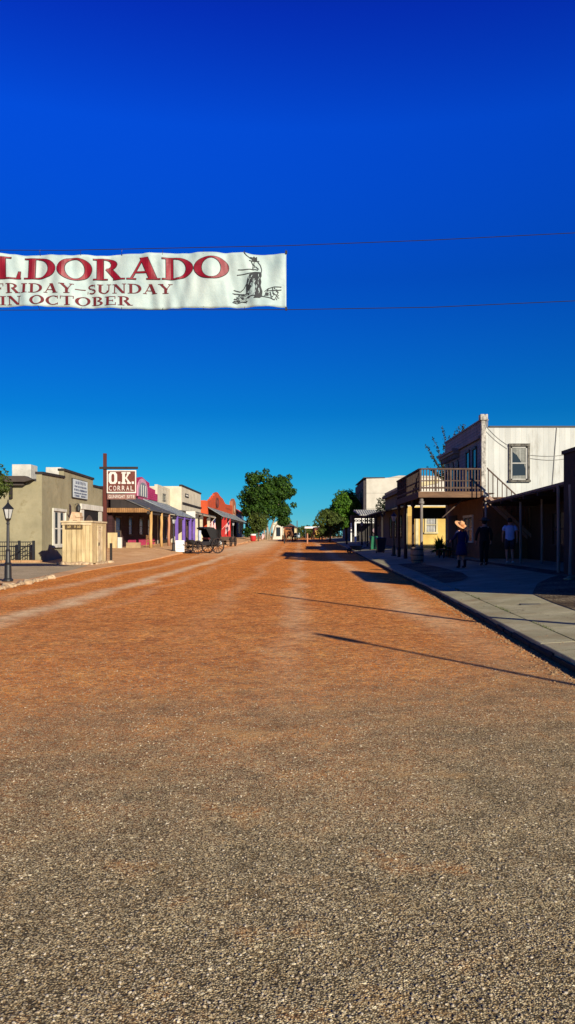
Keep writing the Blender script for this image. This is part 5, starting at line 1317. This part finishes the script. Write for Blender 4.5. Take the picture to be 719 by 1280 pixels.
HB = M('bay_coat', (.30,.12,.045), (.20,.07,.03)); HD = M('dark_bay_coat', (.16,.07,.035))
horse((X(357.5,125.5), 126.3, H(126)), R(78), 'chestnut horse harnessed before the red brown stagecoach, left of the pair', HB)
horse((X(365.5,125.5), 126.3, H(126)), R(80), 'dark bay horse harnessed before the red brown stagecoach, right of the pair', HD)
t = thing('parked_car', (X(370.5,185), 185, .75), 'small pale blue car parked at the far end of the street', 'car', rz=R(90), world=False)
MB().prism([(-2.1,.35),(2.1,.35),(2.15,.8),(1.9,.98),(1.1,1.02),(.6,1.4),(-.7,1.42),(-1.3,1.02),(-2.0,.9),(-2.15,.6)], 'y', -.85, .85).build('body', M('car_paint', (.30,.42,.48), rough=.3, spec=.6), t, local=True, bevel=.05)
MB().prism([(-1.22,1.05),(-.72,1.37),(.58,1.36),(1.02,1.05)], 'y', -.86, .86).build('side_window', GLASS, t, local=True)
MB().hexa([(-1.36,-.7,1.04),(-1.30,-.7,1.04),(-1.30,.7,1.04),(-1.36,.7,1.04)], [(-.78,-.62,1.40),(-.70,-.62,1.40),(-.70,.62,1.40),(-.78,.62,1.40)]).build('windscreen', GLASS, t, local=True)
for x in (-1.3,1.3):
    for s in (-.82,.82): MB().tube([(x,s-.1,.33),(x,s+.1,.33)], .33, 14).build('wheel', IRON, t, local=True)
for s in (-.6,.6): MB().box(-2.18,-2.1,s-.14,s+.14,.62,.78).build('headlight', pw, t, local=True)

# ------------------------------------------------------------------ people
SKIN = M('skin', (.48,.25,.16), (.42,.21,.13), rough=.6, bump=.05, var=.05)
def hand(m, w, d, side, s=1.):
    """palm and five curled fingers at wrist w pointing along d"""
    w = Vector(w); d = Vector(d).normalized(); f = Vector((0,1,0)); f = (f - d*f.dot(d)).normalized(); n = d.cross(f)*side
    pts = [w - d*.01, w + d*.03, w + d*.085]
    m.tube(pts, [.022, .034, .03], 8)
    for k, L in enumerate((.062,.072,.068,.052)):
        b = w + d*.08 + f*(-.030 + .020*k)*-1
        m.tube([b, b + d*L*.5 - n*.004, b + d*L*.82 - n*.022, b + d*L*.9 - n*.04], [.0095,.009,.008,.006], 6)
    b = w + d*.03 + f*.03; m.tube([b, b + d*.025 + f*.022, b + d*.052 + f*.026 - n*.012], [.012,.011,.008], 6)
def person(loc, rz, label, ht, P, female=False):
    t = thing('person', loc, label, 'person', rz=rz, world=False)
    k = ht/1.75
    def q(p): return tuple(c*k for c in p)
    pel, sp, ch, nk, hb, hm, htp = (0,0,.96), (0,.005,1.14), (0,.0,1.33), (0,-.005,1.475), (0,.012,1.55), (0,.02,1.63), (0,.01,1.69)
    sw_ = .165 if female else .19
    body = [[(q(pel), .10*k), (q(sp), .095*k), (q(ch), .105*k), (q(nk), .055*k), (q(hb), .062*k), (q(hm), .088*k), (q(htp), .07*k)]]
    fx = .90 if female else 1.
    shirt = MB().lathe([(r_*k*fx, z_*k) for r_, z_ in ((.150,.90),(.172,.885),(.178,.93),(.170,1.02),(.166,1.12),(.176,1.24),(.192,1.34),(.188,1.395),(.135,1.44),(.075,1.468),(.06,1.46))], (0,0), 22, 1, .66)
    legs = MB().ball((0,0,.925*k), .15*k, 16, 10, (1.06,.70,.80))
    for s, side in ((-1,'l'),(1,'r')):
        el, wr = P['arm_'+side]; sh = (s*sw_, 0, 1.415); cl = (s*.09, 0, 1.42)
        body.append([(q(ch), .105*k), (q(cl), .065*k), (q(sh), .058*k), (q(el), .042*k), (q(wr), .027*k)])
        sl = P.get('sleeve', .5)
        c2 = [(q((s*.10,0,1.385)), .062*k), (q((s*(sw_-.01),0,1.395)), .068*k), (q(tuple(lerp(a, b, .2) for a, b in zip(sh, el))), .064*k)]
        if sl <= .6:
            mid = tuple(lerp(a, b, .62) for a, b in zip(sh, el)); c2.append((q(mid), .066*k))
        else: c2 += [(q(el), .056*k), (q(tuple(lerp(a, b, .9) for a, b in zip(el, wr))), .042*k)]
        shirt.tube([p_ for p_, _ in c2], [r_ for _, r_ in c2], 12)
        kn, an, to = P['leg_'+side]; hp = (s*.088, 0, .90)
        body.append([(q(pel), .10*k), (q(hp), .085*k), (q(kn), .058*k), (q(tuple(lerp(a, b, .4) for a, b in zip(kn, an))), .055*k), (q(an), .036*k), (q(to), .034*k)])
        lg = [(q((s*.08,0,.97)), .085*k), (q(hp), .104*k), (q(tuple(lerp(a, b, .25) for a, b in zip(hp, kn))), .102*k)]
        if P['bottom'] == 'shorts': lg += [(q(tuple(lerp(a, b, .85) for a, b in zip(hp, kn))), .088*k)]
        elif P['bottom'] == 'trousers': lg += [(q(kn), .075*k), (q(tuple(lerp(a, b, .93) for a, b in zip(kn, an))), .06*k)]
        legs.tube([p_ for p_, _ in lg], [r_ for _, r_ in lg], 14)
    bm_ = chain_skin(body)
    hd = Vector(q(hm))
    bm_.ball(hd + Vector((0,.085*k,-.005)), .016*k, 6, 4, (.8,1.3,1.4))                      # nose
    for s in (-1,1):
        bm_.ball(hd + Vector((s*.088*k,.0,-.005)), .022*k, 6, 4, (.4,.8,1.4))               # ears
        bm_.ball(hd + Vector((s*.032*k,.078*k,.018*k)), .011*k, 6, 4)                        # eyes
    bm_.ball(hd + Vector((0,.078*k,-.045*k)), .02*k, 6, 4, (1.3,.5,.4))                      # mouth
    for s, side in ((-1,'l'),(1,'r')):
        el, wr = P['arm_'+side]; hand(bm_, q(wr), Vector(wr)-Vector(el), s)
    bm_.build('body', SKIN, t, smooth=True, local=True)
    top = shirt.build('shirt' if not female else 'jacket', P['top_mat'], t, smooth=True, local=True)
    if P['bottom'] == 'skirt':
        MB().lathe([(.15*k,.98*k),(.19*k,.85*k),(.22*k,.6*k),(.235*k,.5*k),(.22*k,.5*k)], (0,0), 18, 1, .85).build('skirt', P['bottom_mat'], t, smooth=True, local=True)
    else: legs.build(P['bottom'], P['bottom_mat'], t, smooth=True, local=True)
    for side in 'lr':
        kn, an, to = P['leg_'+side]
        m = MB(); a = Vector(q(an)); b_ = Vector(q(to)); d = (b_-a); d.z = 0; d = d.normalized() if d.length > 0 else Vector((0,1,0))
        m.tube([a - d*.05 + Vector((0,0,-.02)), a + Vector((0,0,-.03)), a + d*.08 + Vector((0,0,-.045)), a + d*.18 + Vector((0,0,-.055))], [.03,.045,.043,.028], 10)
        if P.get('boots'): m.tube([a + Vector((0,0,.22)), a + Vector((0,0,-.02))], [.058,.048], 10)
        m.build('shoe', P['shoe_mat'], t, smooth=True, local=True)
    m = MB(); c = hd + Vector((0,-.015*k,.012*k)); m.ball(c, .098*k, 12, 8, (1,1.03,1.05))
    m.f = [f for f in m.f if not (sum(m.v[i][1] for i in f)/len(f) > c.y+.055*k and sum(m.v[i][2] for i in f)/len(f) < c.z+.05*k)]
    if female: m.tube([c + Vector((0,-.03,0)), c + Vector((0,-.07,-.12)), c + Vector((0,-.07,-.24))], [.09*k,.10*k,.05*k], 10)
    m.build('hair', P['hair_mat'], t, smooth=True, local=True)
    if 'hat' in P:
        m = MB(); r = P['hat']; h0 = 0.
        n = 20; prof = [(.10,.0),(.105,.02),(.10,.08),(.085,.12),(.04,.125),(.005,.11)]
        vs = []; fs = []
        rings = [(r, None), (r*.75, None), (.11, None)]
        for j, (rr_, _) in enumerate(rings):
            for i in range(n):
                a = 2*PI*i/n; curl = .05*(rr_/r)**2*abs(math.cos(a))**2 if P.get('cowboy') else -.02*(rr_/r)
                vs.append((rr_*math.cos(a), rr_*1.08*math.sin(a), curl))
        for j in range(2):
            for i in range(n): fs.append((j*n+i, j*n+(i+1) % n, (j+1)*n+(i+1) % n, (j+1)*n+i))
        m.add(vs, fs); m.add([(v[0], v[1], v[2]-.006) for v in vs], fs); m.lathe(prof, (0,0), n)
        m.xf(Matrix.Translation(hd + Vector((0,-.01,.055*k))) @ Matrix.Rotation(P.get('tilt', 0), 4, 'Y') @ Matrix.Rotation(P.get('tiltx', 0), 4, 'X') @ Matrix.Scale(k, 4))
        m.build('hat', P['hat_mat'], t, smooth=True, local=True)
    return t
BLUE = M('light_blue_cotton', (.40,.62,1.), (.32,.52,.92), bump=.2, bscale=12, bdist=.03)
DENIM = M('dark_shorts_cloth', (.04,.045,.065)); NAVYJ = M('navy_wool', (.012,.018,.09), (.01,.014,.06)); BLK = M('black_cloth', (.012,.012,.013))
HAIRD = M('dark_hair', (.02,.014,.01)); HAIRB = M('reddish_hair', (.50,.20,.07), (.30,.10,.03), scale=30); STRAW = M('straw', (.72,.42,.22), (.50,.22,.09), scale=18, bump=.5); GREYF = M('grey_felt', (.10,.10,.085)); 
py = 31.3
def gz(x, y): return zr(x, y) + .0
x = X(637.5, py)
person((x, py, gz(x,py)), R(-6), 'person walking away in a light blue t-shirt and dark shorts under the awning', 1.80,
       dict(arm_l=((-.255,.03,1.16),(-.25,.12,.93)), arm_r=((.26,-.05,1.16),(.27,-.02,.92)), leg_l=((-.10,.10,.50),(-.09,.02,.09),(-.09,.16,.03)), leg_r=((.09,.02,.49),(.09,-.16,.10),(.09,-.02,.035)),
            bottom='shorts', top_mat=BLUE, bottom_mat=DENIM, shoe_mat=pw, hair_mat=HAIRD, sleeve=.5, waist=.155))
x = X(605.5, 31.0)
person((x, 31.0, gz(x,31)), R(4), 'person in black clothes and a grey cowboy hat, middle of the three walking', 1.80,
       dict(arm_l=((-.29,.0,1.16),(-.30,.06,.92)), arm_r=((.28,-.02,1.16),(.28,.05,.93)), leg_l=((-.10,.03,.50),(-.11,-.06,.09),(-.11,.08,.03)), leg_r=((.10,.08,.50),(.10,.06,.09),(.10,.2,.03)),
            bottom='trousers', top_mat=BLK, bottom_mat=BLK, shoe_mat=LEA, hair_mat=HAIRD, sleeve=1, hat=.20, cowboy=True, hat_mat=GREYF))
x = X(577, 30.0)
person((x, 30.0, gz(x,30.0)), R(18), 'person in a navy jacket and skirt wearing a wide straw hat, leftmost of the three', 1.70,
       dict(arm_l=((-.27,.05,1.18),(-.30,.25,1.08)), arm_r=((.23,-.03,1.17),(.24,.04,.95)), leg_l=((-.09,.06,.48),(-.09,.02,.09),(-.09,.15,.03)), leg_r=((.09,.02,.48),(.09,-.10,.10),(.09,.03,.03)),
            bottom='skirt', top_mat=NAVYJ, bottom_mat=NAVYJ, shoe_mat=BLK, hair_mat=HAIRB, sleeve=1, hat=.26, tilt=R(14), tiltx=R(34), hat_mat=STRAW, boots=True), female=True)
x = X(403, 158)
person((x, 158, H(158)), R(120), 'person in a red top standing beside the brown stagecoach at the street end', 1.7,
       dict(arm_l=((-.25,.03,1.16),(-.25,.12,.93)), arm_r=((.25,-.03,1.16),(.25,.05,.93)), leg_l=((-.10,.03,.50),(-.11,-.0,.09),(-.11,.12,.03)), leg_r=((.10,.03,.50),(.10,.02,.09),(.10,.14,.03)),
            bottom='shorts', top_mat=REDP, bottom_mat=REDP, shoe_mat=BLK, hair_mat=HAIRD, sleeve=1), female=True)

# ------------------------------------------------------------------ loose gravel on the near road
def pebbles():
    rg = random.Random(21); protos = []
    for i in range(6):
        bm = bmesh.new(); bmesh.ops.create_icosphere(bm, subdivisions=1, radius=1)
        pr = []
        for v in bm.verts: pr.append(v.co*rg.uniform(.72, 1.2))
        protos.append((pr, [tuple(v.index for v in f.verts) for f in bm.faces])); bm.free()
    V = []; F = []
    for n in range(13000):
        y = 1.9 + 8.5*rg.random()**2.1; x = rg.uniform(-.42, .38)*y
        if x > XR(y)-.05: continue
        s = rg.uniform(.0022, .0058); pr, fs = protos[rg.randrange(6)]
        a = rg.uniform(0, 2*PI); ca, sa = math.cos(a), math.sin(a); e = rg.uniform(1., 1.6); o = len(V)
        for v in pr:
            vx, vy = v.x*e*s, v.y*s
            V.append((x+vx*ca-vy*sa, y+vx*sa+vy*ca, s*.35+v.z*s*.7))
        F += [tuple(i+o for i in f) for f in fs]
    me = bpy.data.meshes.new('loose_gravel'); me.from_pydata(V, [], F)
    m, nt, b = nodes('pebble'); g = NG(nt); ge = g.n('ShaderNodeNewGeometry')
    g.l(g.ramp(ge.outputs['Random Per Island'], [(0, (.10,.08,.055)), (.35, (.24,.20,.14)), (.7, (.38,.30,.19)), (1, (.52,.46,.35))]), b.inputs['Base Color']); b.inputs['Roughness'].default_value = .9; b.inputs['Specular IOR Level'].default_value = .1
    me.materials.append(m); o = bpy.data.objects.new('loose_gravel', me); COL.objects.link(o)
    T(o, 'loose grey and tan gravel scattered over the near road', 'gravel', kind='stuff')
pebbles()
def kerb_grit():
    rg = random.Random(55); m = MB(); bm = bmesh.new(); bmesh.ops.create_icosphere(bm, subdivisions=1, radius=1)
    pr = [(v.co*rg.uniform(.75, 1.2)) for v in bm.verts]; fs = [tuple(v.index for v in f.verts) for f in bm.faces]; bm.free()
    for i in range(1700):
        y = rg.uniform(7, 26); onk = rg.random() < .14
        x = XR(y) + (rg.uniform(0, .42) if onk else -abs(rg.gauss(0, .16)) - .05)
        z = zr(x, y) if onk else H(y); s = rg.uniform(.005, .014)*(.7 if onk else 1.) * (1.6 if rg.random() < .04 else 1)
        a = rg.uniform(0, 6.3); ca, sa = math.cos(a), math.sin(a); e = rg.uniform(1, 1.6)
        m.add([(x+(v.x*e*ca-v.y*sa)*s, y+(v.x*e*sa+v.y*ca)*s, z+s*.3+v.z*s*.7) for v in pr], fs)
    T(m.build('kerb_grit', M('kerb_grit_stone', (.40,.26,.13), (.20,.12,.06), scale=20)), 'loose stones and grit lying along the foot of the right kerb', 'gravel', kind='stuff')
kerb_grit()
cv = MB(); cv.box(4.12, 4.62, 14.9, 15.02, zr(4.3,15)-.02, zr(4.3,15)+.012)
T(cv.build('drain_slot', IRON), 'narrow dark metal slot set in the sunlit pavement', 'drain')
# dry weeds in the kerb joint
m = MB(); rg = random.Random(6)
for i in range(900):
    y = rg.uniform(7, 20)**1.0; x = XR(y)+.467+rg.gauss(0,.012); z = zr(x,y)-.01; a = rg.uniform(0,2*PI); h = rg.uniform(.01,.045)*(1.4 if math.sin(y*2.3) > .2 else .5); w = .004
    m.add([(x-w*math.cos(a),y-w*math.sin(a),z),(x+w*math.cos(a),y+w*math.sin(a),z),(x+rg.gauss(0,.015),y+rg.gauss(0,.015),z+h)], [(0,1,2)])
T(m.build('joint_weeds', LF2), 'tiny dry weeds growing in the joint behind the kerb', 'weeds', kind='stuff')

# ------------------------------------------------------------------ light, sky, camera
sd_ = Vector((1.43, -2.41, 1.0)).normalized()
sun = bpy.data.lights.new('sun', 'SUN'); sun.energy = 5.0; sun.angle = R(.5); sun.color = (1., .90, .72)
so = bpy.data.objects.new('sun', sun); COL.objects.link(so); so.rotation_euler = sd_.to_track_quat('Z', 'Y').to_euler()
W = bpy.data.worlds.new('World'); S.world = W; W.use_nodes = True; nt = W.node_tree; nt.nodes.clear(); g = NG(nt)
out = g.n('ShaderNodeOutputWorld'); bg = g.n('ShaderNodeBackground'); g.l(bg.outputs[0], out.inputs[0])
sky = g.n('ShaderNodeTexSky'); sky.sky_type = 'NISHITA'; sky.sun_disc = False
sky.sun_elevation = math.asin(sd_.z); sky.sun_rotation = math.atan2(sd_.x, sd_.y)
sky.altitude = 1400; sky.air_density = 1.0; sky.dust_density = .3; sky.ozone_density = 3.
tc = g.n('ShaderNodeTexCoord'); sp = g.n('ShaderNodeSeparateXYZ'); g.l(tc.outputs['Generated'], sp.inputs[0])
tint = g.ramp(sp.outputs[2], [(0, (.11,.33,.49)), (.03, (.055,.29,.45)), (.075, (.020,.27,.42)), (.15, (.004,.20,.42)), (.305, (.003,.145,.56)), (.454, (.005,.195,.95)), (.548, (.009,.10,.82)), (.66, (.010,.05,.30)), (1., (.012,.04,.18))])
g.l(g.mix(1., sky.outputs[0], tint, 'MULTIPLY'), bg.inputs[0]); bg.inputs[1].default_value = .13
cam = bpy.data.cameras.new('camera'); co = bpy.data.objects.new('camera', cam); COL.objects.link(co)
co.location = (0, 0, EYE); co.rotation_euler = (R(90), 0, 0)
cam.sensor_fit = 'HORIZONTAL'; cam.sensor_width = 36; cam.lens = 36*1000/719.
cam.shift_x = (359.5-VX)/719.; cam.shift_y = -(640-HZ)/719.
cam.clip_start = .05; cam.clip_end = 8000
S.camera = co
vs_ = S.view_settings; vs_.view_transform = 'Standard'; vs_.look = 'None'; vs_.gamma = 1; vs_.use_curve_mapping = False; vs_.exposure = .6
S.render.resolution_x = 575; S.render.resolution_y = 1024
for o in bpy.data.objects:
    if '_o' in o: del o['_o']
